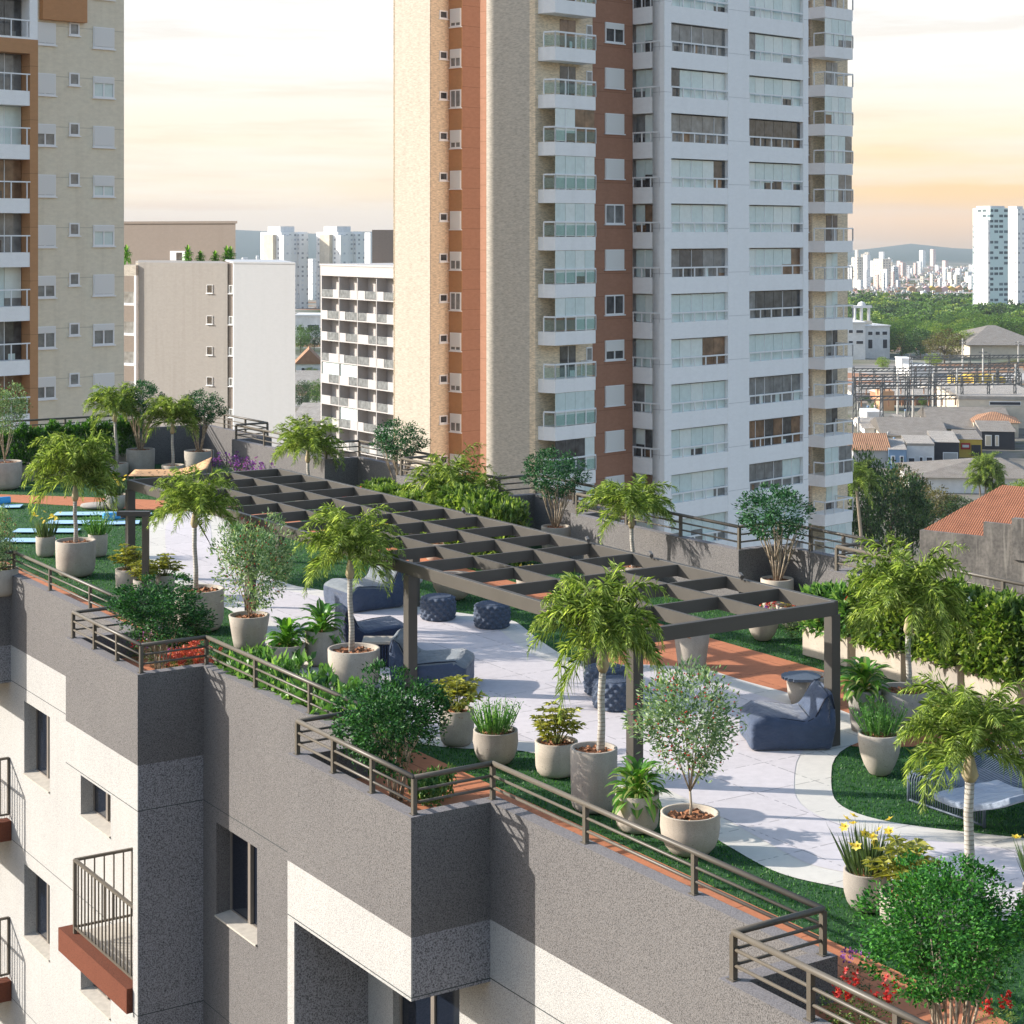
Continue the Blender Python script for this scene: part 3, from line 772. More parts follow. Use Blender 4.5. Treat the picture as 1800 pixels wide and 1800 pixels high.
def box_hedge_mesh(seed, lx, ly, h, leafm, n, ls, flower=None, nf=0, aspect=.5, lump=.12):
    r = np.random.RandomState(seed)
    C = r.rand(n,3)*[lx, ly, h] - [lx/2, ly/2, 0]
    f = r.rand(n); top = f < .45; C[top,2] = h*(1-.22*r.rand(top.sum())**1.5); fr = (f >= .45) & (f < .75); C[fr,1] = -ly/2 + .12*ly*r.rand(fr.sum())
    ph = r.rand(4)*6
    C[:,2] *= 1 + lump*np.sin(C[:,0]*4.1+ph[0])*np.sin(C[:,1]*5+ph[1]) + lump*.8*np.sin(C[:,0]*9+ph[2])
    C[:,1] += lump*.35*np.sin(C[:,0]*6+ph[3])*(C[:,2]/h)
    D = unit(rnd_dir(r, n) + [0,-.35,.55]); N = unit(rnd_dir(r, n)*.7 + [0,-.3,.9])
    V, Fc = leaves(C, D, N, ls*(.7+.6*r.rand(n)), ls*aspect, .2); parts = [(V, Fc, 0)]; mats = [M[leafm]]
    if flower:
        c = r.rand(nf,3)*[lx, ly*.2, h*.8] + [-lx/2, -ly*.56, h*.2]; c[::3,2] = h*1.02; c[::3,1] += ly*.5*r.rand(len(c[::3]))
        for i in range(4):
            V, Fc = leaves(c, rnd_dir(r, nf)+[0,-.4,.4], rnd_dir(r, nf), .07, .05, .2); parts.append((V, Fc, 1))
        mats.append(M[flower])
    V, Fc, mi = merge(parts); return np_mesh('hedge', V, Fc, mats, mi)
def flower_mesh(seed, n, h, spread, fm, lm='hedge_leaf', spike=True):
    """leafy clump with flower spikes or heads"""
    r = np.random.RandomState(seed); V, Fc = ball_mesh(seed, lm, 420, .17, .42, 24); V = V*[spread*.5, spread*.5, h*.36] + [0,0,h*.36]
    parts = [(V.astype(np.float32), Fc, 0)]
    for k in range(n):
        a = r.rand()*6.283; b = spread*.5*math.sqrt(r.rand()); c = np.array([b*math.cos(a), b*math.sin(a), h*(.62+.3*r.rand())])
        m = 15 if spike else 12; hh = h*.30 if spike else h*.06
        C = c + np.stack([r.randn(m)*.012, r.randn(m)*.012, r.rand(m)*hh], 1); D = rnd_dir(r, m)*[1,1,.5]+[0,0,.35]
        V, Fc = leaves(C, D, rnd_dir(r, m), .042 if spike else .07, .030, .15); parts.append((V, Fc, 1))
    V, Fc, mi = merge(parts); return np_mesh('blossom', V, Fc, [M[lm], M[fm]], mi)

# ================================================================ pots
def chips_mesh(seed, R_):
    r = random.Random(seed); mb = MB()
    mb.lathe([(0,0.0),(R_*.5,.012),(R_,0)], 20)
    for i in range(60):
        a = r.uniform(0,6.283); b = R_*.93*math.sqrt(r.random()); x, y = b*math.cos(a), b*math.sin(a)
        l, w_ = r.uniform(.035,.075), r.uniform(.02,.04); t = r.uniform(0,6.283); dz = r.uniform(-.018,.03); z0 = .016+.012*(1-b/R_)
        dx, dy = l*math.cos(t), l*math.sin(t); ex, ey = -w_*math.sin(t), w_*math.cos(t)
        mb.add([(x-dx-ex,y-dy-ey,z0-dz),(x+dx-ex,y+dy-ey,z0+dz),(x+dx+ex,y+dy+ey,z0+dz+.012),(x-dx+ex,y-dy+ey,z0-dz+.012),
                (x-dx*.8,y-dy*.8,z0+.03-dz),(x+dx*.8,y+dy*.8,z0+.03+dz)], [(0,1,5,4),(3,4,5,2),(0,4,3),(1,2,5)])
    return mb
SH = {'cup': [(.0,0),(.62,0),(.78,.03),(.90,.12),(.965,.27),(.985,.6),(1,1)],
      'tall': [(0,0),(.70,0),(.83,.02),(.93,.07),(.97,.16),(.985,.5),(1,1)],
      'bowl': [(0,0),(.50,0),(.66,.04),(.84,.20),(.95,.42),(1,.68),(.975,1)],
      'cone': [(0,0),(.70,0),(.74,.015),(.80,.2),(.90,.6),(1,1)],
      'egg': [(0,0),(.36,0),(.50,.05),(.72,.25),(.90,.52),(.985,.8),(1,1)],
      'low': [(0,0),(.72,0),(.86,.08),(.95,.3),(1,.7),(1,1)]}
def add_pot(root, R_, h, shape, m='concrete', fill='bark', seed=1):
    mb = MB(); pr = [(r*R_, z*h) for r, z in SH[shape]]
    t = .035+.03*R_
    pr += [(R_-.006, h+.006), (R_-t+.006, h+.006), (R_-t, h-.01), (R_-t*1.1, h-.10*min(1,h/.4)), (0, h-.10*min(1,h/.4))]
    mb.lathe(pr, 40); p = mb.build('pot', M[m], root, True)
    zs = h-.085*min(1,h/.4)
    c = chips_mesh(seed, R_-t*1.05); c.v = [(x,y,z+zs) for x,y,z in c.v]
    c.build('bark_mulch' if fill == 'bark' else 'soil', M[fill], p)
    return zs
def place_pot(name, px, yb, yr, wpx, shape, label, cat, group=None, m='concrete', fill='bark', ang=0):
    Yf = H*F/(yb-YH); rb = SH[shape][1][0]
    Y = Yf; 
    for _ in range(3): R_ = wpx/2*Y/F; Y = Yf + rb*R_*.9
    X = xat(px, Y); h = max(.12, zat(yr, Y))
    o = empty(name, (X, Y, .012), ang); tag(o, label, cat, group)
    zs = add_pot(o, R_, h, shape, m, fill, int(px))
    return o, Y, R_, zs
def add_palm(o, Y, zs, dx, ytop, cx, hw, var, lean=0, mesh=None, tr=.045, ctop=None):
    """trunk from the soil to where the fronds spring, then the crown"""
    px0 = 900 + F*o.location.x/Y
    zt = zat(ytop, Y); s = hw*Y/F; sz = (ytop-ctop)*Y/F
    xb = dx*Y/F; xc = (cx-px0)*Y/F
    sh = zt - .26*s
    pts = [(xb,0,zs-.05),(xb+(xc-xb)*.25+.01,0,zs+(sh-zs)*.35),(xb+(xc-xb)*.6-.01,0,zs+(sh-zs)*.7),(xc*.95+xb*.05,0,sh)]
    t = MB(); t.tube(pts, [tr*1.15, tr, tr*.95, tr*.95], 10); t.build('trunk', M['palm_trunk'], o, True)
    c = MB(); c.tube([(xc*.95+xb*.05,0,sh-.02),(xc,0,sh+.06*s),(xc,0,zt+.05*s)], [tr*1.1, tr*1.75, tr*.7], 10); c.build('crownshaft', M['palm_sheath'], o, True)
    k = link('crown', mesh or PALM[var % 4], o); k.location = (xc, 0, zt); k.scale = (s, s, sz); k.rotation_euler = (0, lean, var*1.7)
def add_ball(o, Y, cx, cy, rx, ry, mesh, rot=0, ysq=1.0):
    px0 = 900 + F*o.location.x/Y
    k = link('crown', mesh, o); k.location = ((cx-px0)*Y/F, 0, zat(cy, Y)-o.location.z); k.scale = (rx*Y/F, rx*Y/F*ysq, ry*Y/F); k.rotation_euler = (0,0,rot)
    return k
def on_v(px, v):
    dx = (px-900)/F; t = v/(dx*VD[0]+VD[1]); return dx*t, t
# ================================================================ potted plants (photo positions turned into metres)
G_PALM = 'potted palms of the roof garden'
def palm(px, yb, yr, w, shape, ytop, cx, hw, label, var, dx=0, m='concrete', **k):
    o, Y, R_, zs = place_pot('potted_palm', px, yb, yr, w, shape, label, 'potted palm', G_PALM, m)
    add_palm(o, Y, zs, dx, ytop, cx, hw, var, **k); return o
palm(133,1016,951,70,'cup',858,132,86,'palm in a big round pot between daffodils and rushes by the blue mats',0,ctop=762)
palm(350,1113,1036,88,'cup',905,342,82,'palm in a tall pot by the outdoor shower and round shrub',1,-6,ctop=828)
palm(622,1217,1141,92,'cup',990,615,100,'palm in a straight pale pot beside the beanbag chairs',2,-4,ctop=890)
palm(1044,1432,1316,83,'tall',1148,1060,122,'palm in the tallest pot, next to the striped broad leaf plant at the railing',3,11,tr=.05,ctop=1010)
palm(1592,1290,1212,96,'cup',1085,1597,118,'palm with dark grey trunk in front of the long hedge planters',1,5,'concrete_grey',ctop=955)
palm(1678,1640,1560,104,'cup',1335,1705,142,'large palm in front of the woven sun loungers, beside the white path',2,24,tr=.055,ctop=1195)
palm(206,840,815,40,'cup',728,202,52,'palm left of the hammock before the dark end wall',3,ctop=678)
palm(304,842,818,40,'cup',748,303,54,'palm right of the hammock, between two teal shrubs in pots',0,ctop=697)
palm(543,889,852,52,'cup',795,541,68,'palm behind the far end of the pergola, against the stepped wall',1,ctop=735)
palm(1113,1043,995,60,'cup',905,1110,88,'palm behind the pergola under the white tower',3,ctop=845)
G_AR = 'bushy palms'
o, Y, R_, zs = place_pot('potted_palm', 806,963,922,70,'bowl','bushy clump palm without a trunk behind the middle of the pergola','potted palm',G_PALM)
for i,(cx,cy,hw) in enumerate(((790,846,84),(845,866,58))):
    k = link('crown', ARECA[i], o); k.location = ((cx-806)*Y/F, 0, zat(cy+26, Y)); s = hw*Y/F; k.scale = (s,s,s*1.05)
# --- rounded evergreen shrubs
BALL = ball_obj_mesh(101,'shrub_leaf',9500,.088,.48,clumps=75,rough=.42,fill=.15)
BALLB = ball_obj_mesh(131,'shrub_leaf_bright',13500,.074,.5,clumps=90,rough=.42,fill=.15)
TEAL = [ball_obj_mesh(s,'teal_leaf',3800,.125,.42,clumps=60,rough=.26) for s in (141,142)]
G_RS = 'rounded shrubs standing along the near parapet'
def bush(px, v, z0, cx, cy, rx, ry, mesh, label, group, ns=9, rot=0, spread=.3, base=.1, name='round_shrub', stemm='stem', r0=.016, ysq=.9):
    X, Y = on_v(px, v); o = empty(name, (X, Y, z0)); tag(o, label, 'shrub', group)
    top = zat(cy+ry*.35, Y)-z0
    stems(base, spread, top, ns, r0, int(px), 'trunk', M[stemm], o); add_ball(o, Y, cx, cy, rx, ry, mesh, rot, ysq); return o
bush(283,12.25,.0,282,1076,84,56,BALL,'dense dark shrub over red and purple flowers at the railing corner nearest the shower',G_RS)
bush(695,12.2,.0,690,1265,100,82,BALL,'dense dark shrub inside the railing corner beside the yellow leafed plant',G_RS,rot=2)
bush(1668,12.5,.0,1657,1634,148,104,BALLB,'largest bright green shrub, over red flower spikes at the near railing corner',G_RS,ns=12,rot=1,spread=.32,base=.16)
G_TS = 'ball shrubs on bare stems along the far parapet'
def far_ball(px, yb, yr, w, cx, cy, rx, ry, i, label, shape='low', m='concrete_pale'):
    o, Y, R_, zs = place_pot('ball_shrub', px, yb, yr, w, shape, label, 'shrub', G_TS, m)
    top = zat(cy+ry*.5, Y); s = stems(.05, rx*.62*Y/F, top-zs, 8, .02, int(px), 'trunk', M['stem'], o); s.location = (0,0,zs-.03)
    add_ball(o, Y, cx, cy, rx, ry, TEAL[i%2], i*1.3)
far_ball(977,980,926,52,976,832,52,39,0,'ball shrub on bare twisted stems before the dark step of the far wall')
far_ball(1366,1079,1018,58,1362,903,62,45,1,'ball shrub on bare stems before the wall with railing shadows, below the white tower')
far_ball(703,909,861,46,703,773,44,32,0,'ball shrub beside the red flowers below the pale brick tower')
far_ball(247,835,790,50,250,703,36,30,1,'teal shrub in a square sided pot left of the hammock','tall','concrete_grey')
far_ball(350,838,793,52,358,716,37,27,0,'teal shrub in a round pot right of the hammock','tall','concrete_grey')
# --- olive shrubs with red berries
OLIVE = [ball_obj_mesh(s,'olive_leaf',4300,.11,.36,clumps=70,rough=.3,inner=.35,extra=('red_berry',210,.020,s+1)) for s in (201,207)]
G_OL = 'grey green berry shrubs in pots'
def olive(px, yb, yr, w, shape, cx, cy, rx, ry, i, label, ns=3):
    o, Y, R_, zs = place_pot('berry_shrub', px, yb, yr, w, shape, label, 'potted shrub', G_OL)
    top = zat(cy, Y)-zs; sp = rx*.7*Y/F; mb = MB(); rr = random.Random(int(px)+i); f0 = top*(.30 if ns == 1 else .08)
    mb.tube([(0,0,0),(.012,0,f0*.6),(0,0,f0)], [.020,.016,.015], 7)
    for q in range(7):
        a = q*2.4; e = (sp*rr.uniform(.4,1)*math.cos(a), sp*rr.uniform(.4,1)*math.sin(a), top*rr.uniform(.75,1.15)); m_ = tuple((0,0,f0)[j]*.5+e[j]*.5+rr.uniform(-.04,.04) for j in range(3))
        mb.tube([(0,0,f0),m_,e], [.011,.008,.004], 5)
    s = mb.build('trunk', M['stem'], o, True); s.location = (0,0,zs-.03)
    add_ball(o, Y, cx, cy, rx, ry, OLIVE[i], i)
    return o
olive(1213,1508,1430,106,'bowl',1212,1262,100,92,0,'airy grey green berry shrub in the wide bowl of bark chips at the railing',1)
olive(438,1142,1082,72,'cone',446,988,68,80,1,'leafy berry shrub with a few yellow flowers, beside two broad leaf plants')
olive(2,1050,1000,60,'cup',-6,952,40,62,0,'berry shrub cut by the left edge beside the blue mats')
olive(8,862,812,60,'cup',4,718,44,42,1,'berry shrub in a large pot before the left end hedge')
# --- broad leaf rosettes
ROS = [rosette_mesh(s,52,.52,.085,'broad_leaf','broad_rib' if s == 303 else 'broad_leaf',0,84,105,.30) for s in (301,302,303)]
G_BL = 'broad leaf plants in pots'
def rosette(px, yb, yr, w, shape, s, i, label, m='concrete', rot=0):
    o, Y, R_, zs = place_pot('broad_leaf_plant', px, yb, yr, w, shape, label, 'potted plant', G_BL, m)
    k = link('leaves', ROS[i], o); k.location = (0,0,zs); k.scale = (s,)*3; k.rotation_euler = (0,0,rot); return o
rosette(503,1180,1133,68,'cup',.92,0,'broad leaf plant in the darker low pot next to the leafy berry shrub')
rosette(566,1173,1108,60,'cup',.95,1,'broad leaf plant in the narrow pot left of the straight pot with a palm',rot=1)
rosette(1120,1467,1396,78,'cup',.92,2,'striped broad leaf plant hanging over its pot at the railing')
rosette(1520,1290,1212,62,'cone',1.0,2,'striped broad leaf plant in a dark pot by the pergola post','concrete_grey',2)
# --- yellow leafed shrubs
YEL = [sprays_mesh(s,16,.42,.60,'yellow_leaf',.125) for s in (401,402)]
G_YE = 'yellow leafed shrubs in pots'
def yellow(px, yb, yr, w, shape, s, i, label, rot=0):
    o, Y, R_, zs = place_pot('yellow_leaf_shrub', px, yb, yr, w, shape, label, 'potted shrub', G_YE)
    k = link('leaves', YEL[i][0], o); k.location = (0,0,zs); k.scale = (s,)*3; k.rotation_euler = (0,0,rot)
    mb = MB()
    for e in YEL[i][1]:
        mb.tube([(0,0,0), tuple(e*.5+np.array([0,0,.05])), tuple(e)], [.011,.008,.004], 5)
    t = mb.build('trunk', M['stem_green'], o, True); t.location = (0,0,zs-.02); t.scale = (s,)*3; t.rotation_euler = (0,0,rot); return o
yellow(803,1314,1248,62,'cup',1.0,0,'yellow leafed shrub right of the dark shrub, by the pergola post')
yellow(978,1369,1304,76,'cup',.98,1,'yellow leafed shrub left of the tallest pot at the railing')
yellow(226,1050,1001,46,'cup',.98,1,'yellow leafed shrub in the taller of two pots left of the shower post',1)
yellow(252,1060,1020,36,'cup',.85,0,'yellow leafed shrub in the smaller pot touching the shower post')
yellow(290,1052,1012,34,'cup',.9,0,'yellow leafed shrub right of the shower post, before the white path',2)
yellow(1592,1640,1572,92,'cup',1.08,1,'yellow leafed shrub beside the near daffodils, over the white path',.5)
# --- rush pots
RUSH = [blades_mesh(s,105,.52,.022,.34,'stalk',twig=700) for s in (501,502)]
G_RU = 'upright green rushes in pots'
def rush(px, yb, yr, w, shape, s, i, label, m='concrete'):
    o, Y, R_, zs = place_pot('rush_plant', px, yb, yr, w, shape, label, 'potted plant', G_RU, m)
    k = link('leaves', RUSH[i], o); k.location = (0,0,zs); k.scale = (s,)*3; return o
rush(871,1347,1285,80,'bowl',1.05,0,'upright rushes in the wide bowl nearest the railing corner')
rush(172,980,940,34,'cup',1.1,1,'upright rushes behind the big palm pot on the mat lawn')
rush(1546,1366,1290,76,'egg',1.05,1,'upright rushes in a tall tapered pot on the right lawn')
# --- daffodils
DAF = [blades_mesh(s,130,.52,.021,.30,'blade',12,'yellow_petal',.05) for s in (601,602)]
G_DA = 'pots of daffodils'
def daffodil(px, yb, yr, w, shape, s, i, label, m='concrete'):
    o, Y, R_, zs = place_pot('daffodil_pot', px, yb, yr, w, shape, label, 'potted flowers', G_DA, m)
    k = link('leaves', DAF[i], o); k.location = (0,0,zs); k.scale = (s,)*3; return o
daffodil(80,980,944,34,'cup',1.1,0,'yellow daffodils in the small pot beside the blue mats')
daffodil(205,898,870,42,'egg',1.05,1,'yellow daffodils in a dark bowl at the far terracotta walk','concrete_grey')
daffodil(1524,1606,1532,84,'bowl',1.15,1,'yellow daffodils in a bowl at the edge of the white path, right foreground')
daffodil(1838,1640,1560,80,'bowl',1.15,0,'yellow daffodils cut by the right edge of the picture')
# --- plain tubs glimpsed under the pergola
def tub(px, yb, yr, w, shape, label, m='concrete', fl=None, s=1):
    o, Y, R_, zs = place_pot('planter_bowl', px, yb, yr, w, shape, label, 'planter', 'planters along the terracotta walk', m)
    if fl is not None:
        k = link('blossom', fl, o); k.location = (0,0,zs-.03); k.scale = (R_*1.7*s,R_*1.7*s,s*.8)
    return o
PANSY = flower_mesh(711,26,.30,1.0,'yellow_petal','yellow_leaf',False); PANSY2 = flower_mesh(713,22,.30,1.0,'purple_petal','yellow_leaf',False)
tub(1216,1178,1112,64,'cone','tapered planter with bark beside the terracotta walk, right of the near palm')
tub(1341,1128,1082,58,'egg','round bottomed planter on the lawn under the pergola end',fl=PANSY2)
tub(1392,1106,1066,56,'egg','round bottomed planter half behind the other one by the flower box',fl=PANSY)
tub(1419,1240,1188,72,'low','low bowl full of bark chips behind the blue beanbag chair')
tub(797,1056,1012,78,'egg','large round planter behind the two poufs')
tub(930,1040,1008,46,'low','pale planter under the middle of the pergola',"concrete_pale",PANSY)
tub(1010,1066,1030,50,'low','pale planter with purple flowers under the pergola lattice','concrete_pale',PANSY2)
tub(1110,1096,1058,50,'low','pale planter with yellow flowers under the pergola lattice','concrete_pale',PANSY)
tub(665,960,930,44,'low','pale planter under the far part of the pergola','concrete_pale',PANSY)
tub(770,988,955,46,'low','pale planter with purple flowers under the far part of the pergola','concrete_pale',PANSY2)
# --- long planters with hedges
def hedge_planter(u0, u1, v0, dv, h, label, group, mesh, mc='concrete_pale', inward=True):
    L_ = u1-u0; o = empty('hedge_planter', (*W((u0+u1)/2, v0+dv/2), .012), ROOF); tag(o, label, 'planter', group)
    b = MB(); t = .045; x, y = L_/2, dv/2
    for a in ((-x,x,-y,-y+t),(-x,x,y-t,y),(-x,-x+t,-y+t,y-t),(x-t,x,-y+t,y-t)): b.box(*a, 0, h)
    b.box(-x+t, x-t, -y+t, y-t, .01, h-.09); p = b.build('box', M[mc], o, bevel=.008)
    r = random.Random(int(u0*10)); c = MB(); c.box(-x+t+.002, x-t-.002, -y+t+.002, y-t-.002, h-.085, h-.05)
    for i in range(150):
        cx, cy = r.uniform(-x+.08,x-.08), r.uniform(-y+.07,y-.05); a = r.uniform(0,3.14); l = r.uniform(.03,.06); dx, dy = l*math.cos(a), l*math.sin(a)
        c.add([(cx-dx,cy-dy,h-.05),(cx+dx,cy+dy,h-.045),(cx+dx*.6-dy*.5,cy+dy*.6+dx*.5,h-.02),(cx-dx*.6-dy*.5,cy-dy*.6+dx*.5,h-.03)], [(0,1,2,3)])
    c.build('bark_mulch', M['bark'], p)
    k = link('hedge', mesh, o); k.location = (0,0,h-.06); k.scale = ((L_+.02)/1.7, 1.05, 1.1); return o
HED = [box_hedge_mesh(s,1.7,.72,1.0,'hedge_leaf',4800,.15,'white_petal',16) for s in (801,802,803)]
GH = 'long concrete planters with white flowering hedge'
ug = [(-25.15,-24.0,'shrub planter with red flowers behind the pergola corner post'),(-23.8,-22.72,'second hedge planter of the row, right of the pergola post'),(-22.52,-21.45,'third hedge planter of the row, behind the dark trunked palm'),(-21.3,-20.19,'fourth hedge planter of the row, with a clear end face'),(-19.95,-18.8,'hedge planter at the right edge of the picture')]
VP0 = 22.5
HED2 = [box_hedge_mesh(s,1.7,.72,1.0,'hedge_leaf',2400,.14) for s in (841,842)]
FLM = box_hedge_mesh(811,1.7,.62,.62,'cover_leaf',1500,.17,'red_petal',7,.5)
for i, (a0, a1, lb) in enumerate(ug):
    hedge_planter(a0, a1, VP0, .62, .52, lb, GH, FLM if i == 0 else HED[i%3])
HEF = [box_hedge_mesh(s,1.7,.7,.95,'hedge_far',3000,.12) for s in (821,822)]
def far_hedge(px0, px1, yb, label, i):
    Y = H*F/(yb-YH); x0, x1 = xat(px0,Y), xat(px1,Y); L_ = x1-x0
    o = empty('hedge_planter', ((x0+x1)/2, Y+.35, .012), R(-6)); tag(o, label, 'planter', 'planters with plain hedge before the end wall')
    b = MB(); b.box(-L_/2, L_/2, -.35, .35, 0, .5); b.build('box', M['concrete_grey'], o, bevel=.01)
    k = link('hedge', HEF[i], o); k.location = (0,0,.42); k.scale = (L_/1.7*1.03, 1.05, 1.12)
far_hedge(20,72,846,'plain hedge planter beside the large pot at the left edge',0)
far_hedge(76,134,839,'plain hedge planter behind the big palm crown',1)
far_hedge(138,196,834,'plain hedge planter left of the palm trunk before the end wall',0)
far_hedge(200,246,829,'plain hedge planter ending beside the square sided pot',1)
far_hedge(-60,14,852,'plain hedge planter cut by the left edge of the picture',1)
# --- ground planting along the parapet
COV = [box_hedge_mesh(s,.62,.6,.30,'cover_leaf',330,.12,None,0,.62,.2) for s in (831,832)]
r = random.Random(4)
for i in range(10):
    u = -28.0+i*.52; o = empty('ground_cover_plant', (*W(u, 13.0+r.uniform(-.06,.1)), .01), ROOF+r.uniform(-.3,.3))
    tag(o, 'bright round leafed ground plant behind the railing between the two dark shrubs', 'plant', 'bright green ground plants along the parapet')
    k = link('leaves', COV[i%2], o); s = r.uniform(1.0,1.3); k.scale = (s,s,s*1.7)
RF = flower_mesh(901,6,.42,.5,'red_petal'); PF = flower_mesh(902,7,.5,.5,'purple_petal','blade'); KF = flower_mesh(903,16,.40,.55,'pink_petal','hedge_leaf',False)
def flower(px, v, mesh, s, label, group, z=.012, n='flowering_plant'):
    X, Y = on_v(px, v); o = empty(n, (X,Y,z), px); tag(o, label, 'flowering plant', group); k = link('blossom', mesh, o); k.scale = (s,s,s)
G1 = 'flowers in the bed under the corner shrub near the shower'; G2 = 'red flower spikes under the large bright shrub'
def flower_at(px, py, mesh, s, label, group):
    u, v = uv(px, py, .28*s); o = empty('flowering_plant', (*W(u,v), .012), px); tag(o, label, 'flowering plant', group); k = link('blossom', mesh, o); k.scale = (s,s,s)
for px, py in ((302,1162),(318,1146),(334,1158),(348,1142),(360,1156),(326,1134),(344,1166)): flower_at(px, py, KF, 1.0, 'pink and red flower clump in the railing corner near the shower', G1)
for px, py in ((258,1128),(272,1140),(288,1150),(268,1108),(284,1128)): flower_at(px, py, PF, 1.0, 'purple flower spike under the dark shrub near the shower', G1+', purple')
for px, py in ((214,1122),(226,1130),(238,1139)): flower_at(px, py, RF, .8, 'red flower behind the railing left of the purple spikes', G1+', red')
for px, py in ((1476,1752),(1504,1770),(1545,1764),(1745,1782)): flower_at(px, py, RF, 1.0, 'red flower spike clump beneath the large bright green shrub', G2)
flower_at(1502,1706,PF,.75,'single purple spike by the cut parapet wall at the terracotta walk',None)
for px, py in ((742,1392),(760,1398),(778,1384)):
    o = empty('ground_cover_plant', (*W(*uv(px,py,.1)),.012)); tag(o, 'low green plant on the terracotta under the railing corner', 'plant', 'low plants in the railing corner by the yellow shrub'); k = link('leaves', COV[0], o); k.scale = (.5,.5,.9)
G3 = 'flowers before the far wall'
for px, v in ((614,23.6),(628,23.7),(642,23.6),(655,23.7)): flower(px, v, RF, 1.5, 'red flower clump in front of the dark far wall beside a ball shrub', G3+', red')
for px, v in ((392,23.4),(408,23.8),(424,23.5),(440,23.6),(456,23.3),(468,23.5)): flower(px, v, PF, 1.55, 'purple and pink flower clump before the stepped far wall right of the hammock', G3+', purple')
for px, v in ((392,22.2),(405,22.3)):
    X, Y = on_v(px, v); o = empty('rush_plant', (X,Y,.012)); tag(o, 'bright green rushes at the foot of the purple flowers', 'plant', 'rushes by the purple flowers'); k = link('leaves', RUSH[0], o); k.scale = (1.7,1.7,1.3)
for px, v in ((1338,23.4),(1352,23.6),(1408,23.3),(1418,23.5)): flower(px, v, RF, 1.3, 'red flower under the ball shrub right of the white tower corner', G3+' on the right')
for px, v in ((668,23.3),(690,23.1),(712,23.2),(734,23.0),(756,23.1),(778,22.9)):
    X, Y = on_v(px, v); o = empty('leafy_bush', (X,Y,.012), px); tag(o, 'bright leafy bush between the red flowers and the bushy palm', 'bush', 'leafy bushes behind the pergola'); k = link('leaves', HED2[1], o); k.scale = (.55,1.1,1.0)

for i,(px, v) in enumerate(((815,22.9),(835,22.7),(856,22.6),(876,22.6),(790,23.2))):
    X, Y = on_v(px, v); o = empty('leafy_bush', (X,Y,.012), px); tag(o, 'light green leafy bush massed around the clump palm behind the pergola', 'bush', 'light bushes behind the pergola'); k = link('leaves', HED2[i%2], o); k.scale = (.62,1.3,1.35)
# ================================================================ furniture
def fabric(name, c, rough=.75):
    m, nt, b, _ = nodes(name); co = coord(nt, 'obj')
    n = noise(nt, co, 5, 4, .6); fine = noise(nt, co, 160, 1)
    nt.links.new(ramp(nt, n, [(.3, tuple(x*.85 for x in c)), (.7, tuple(x*1.12 for x in c))]), b.inputs['Base Color'])
    b.inputs['Roughness'].default_value = rough; b.inputs['Sheen Weight'].default_value = .25; b.inputs['Specular IOR Level'].default_value = .3
    wr = noise(nt, coord(nt, 'obj', (3.2, 1.4, 5)), 2.2, 3, .5); bump(nt, b, wr, .8, .05); return m
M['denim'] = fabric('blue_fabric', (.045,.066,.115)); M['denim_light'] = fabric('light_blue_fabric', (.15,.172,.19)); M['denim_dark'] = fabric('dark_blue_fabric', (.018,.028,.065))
M['piping'] = flat('dark_piping', (.012,.016,.03), .7)
M['mat_blue'] = mat('mat_blue', (.36,.55,.70), .8, .06, 5); M['roll_blue'] = mat('roll_blue', (.05,.30,.55), .6, .06, 5)
M['pouf_light'] = mat('pouf_rope', (.075,.095,.135), .95, .25, 30, kind='obj', bmp=.4, bscale=80)
M['sling'] = None
def sling_mat():
    m, nt, b, _ = nodes('patterned_sling'); co = coord(nt, 'obj')
    v = nt.nodes.new('ShaderNodeTexVoronoi'); v.inputs['Scale'].default_value = 9; nt.links.new(co, v.inputs['Vector'])
    col = ramp(nt, v.outputs['Distance'], [(.25, (.12,.06,.03)), (.33, (.62,.36,.18))]); nt.links.new(col, b.inputs['Base Color']); b.inputs['Roughness'].default_value = .9; return m
M['sling'] = sling_mat(); M['woven'] = mat('woven_strap', (.105,.13,.17), .5, .15, 20, spec=.4); M['cushion'] = fabric('pale_cushion', (.22,.26,.32)); M['white_seat'] = fabric('white_cushion', (.20,.225,.26))
def puffy(profile, wd, n=3, bev=.09, bulge=.05):
    """side profile drawn out across the width, with softened edges and swollen panels"""
    bm = bmesh.new(); rows = []
    for k in range(n+1):
        y = -wd/2 + wd*k/n; rows.append([bm.verts.new((x, y, z)) for x, z in profile])
    m = len(profile)
    for k in range(n):
        for i in range(m): bm.faces.new((rows[k][i], rows[k][(i+1)%m], rows[k+1][(i+1)%m], rows[k+1][i]))
    bm.faces.new(rows[0][::-1]); bm.faces.new(rows[-1])
    bmesh.ops.recalc_face_normals(bm, faces=bm.faces[:])
    ed = [e for e in bm.edges if len(e.link_faces) == 2 and e.calc_face_angle(0) > .35]
    bmesh.ops.bevel(bm, geom=ed, offset=bev, segments=3, profile=.6, affect='EDGES')
    bmesh.ops.triangulate(bm, faces=[f for f in bm.faces if len(f.verts) > 4])
    bmesh.ops.subdivide_edges(bm, edges=[e for e in bm.edges if e.calc_length() > .16], cuts=1, use_grid_fill=True)
    r = random.Random(int(wd*100)); ph = [r.uniform(0,6) for _ in range(6)]
    for v in bm.verts:
        x, y, z = v.co
        if z > .03:
            k = .0055*(math.sin(9*x+ph[0]+5*z)+math.sin(13*z+4*y+ph[1])+math.sin(11*y+6*x+ph[2]))
            v.co += v.normal*(k + bulge*max(0, 1-(2*abs(y)/wd)**2)*.5*(v.normal.z > .2))
            if abs(y) > wd*.4: v.co.y += math.copysign(bulge*.9*max(0, math.sin(math.pi*min(1, z/.6))), y)
    return bm
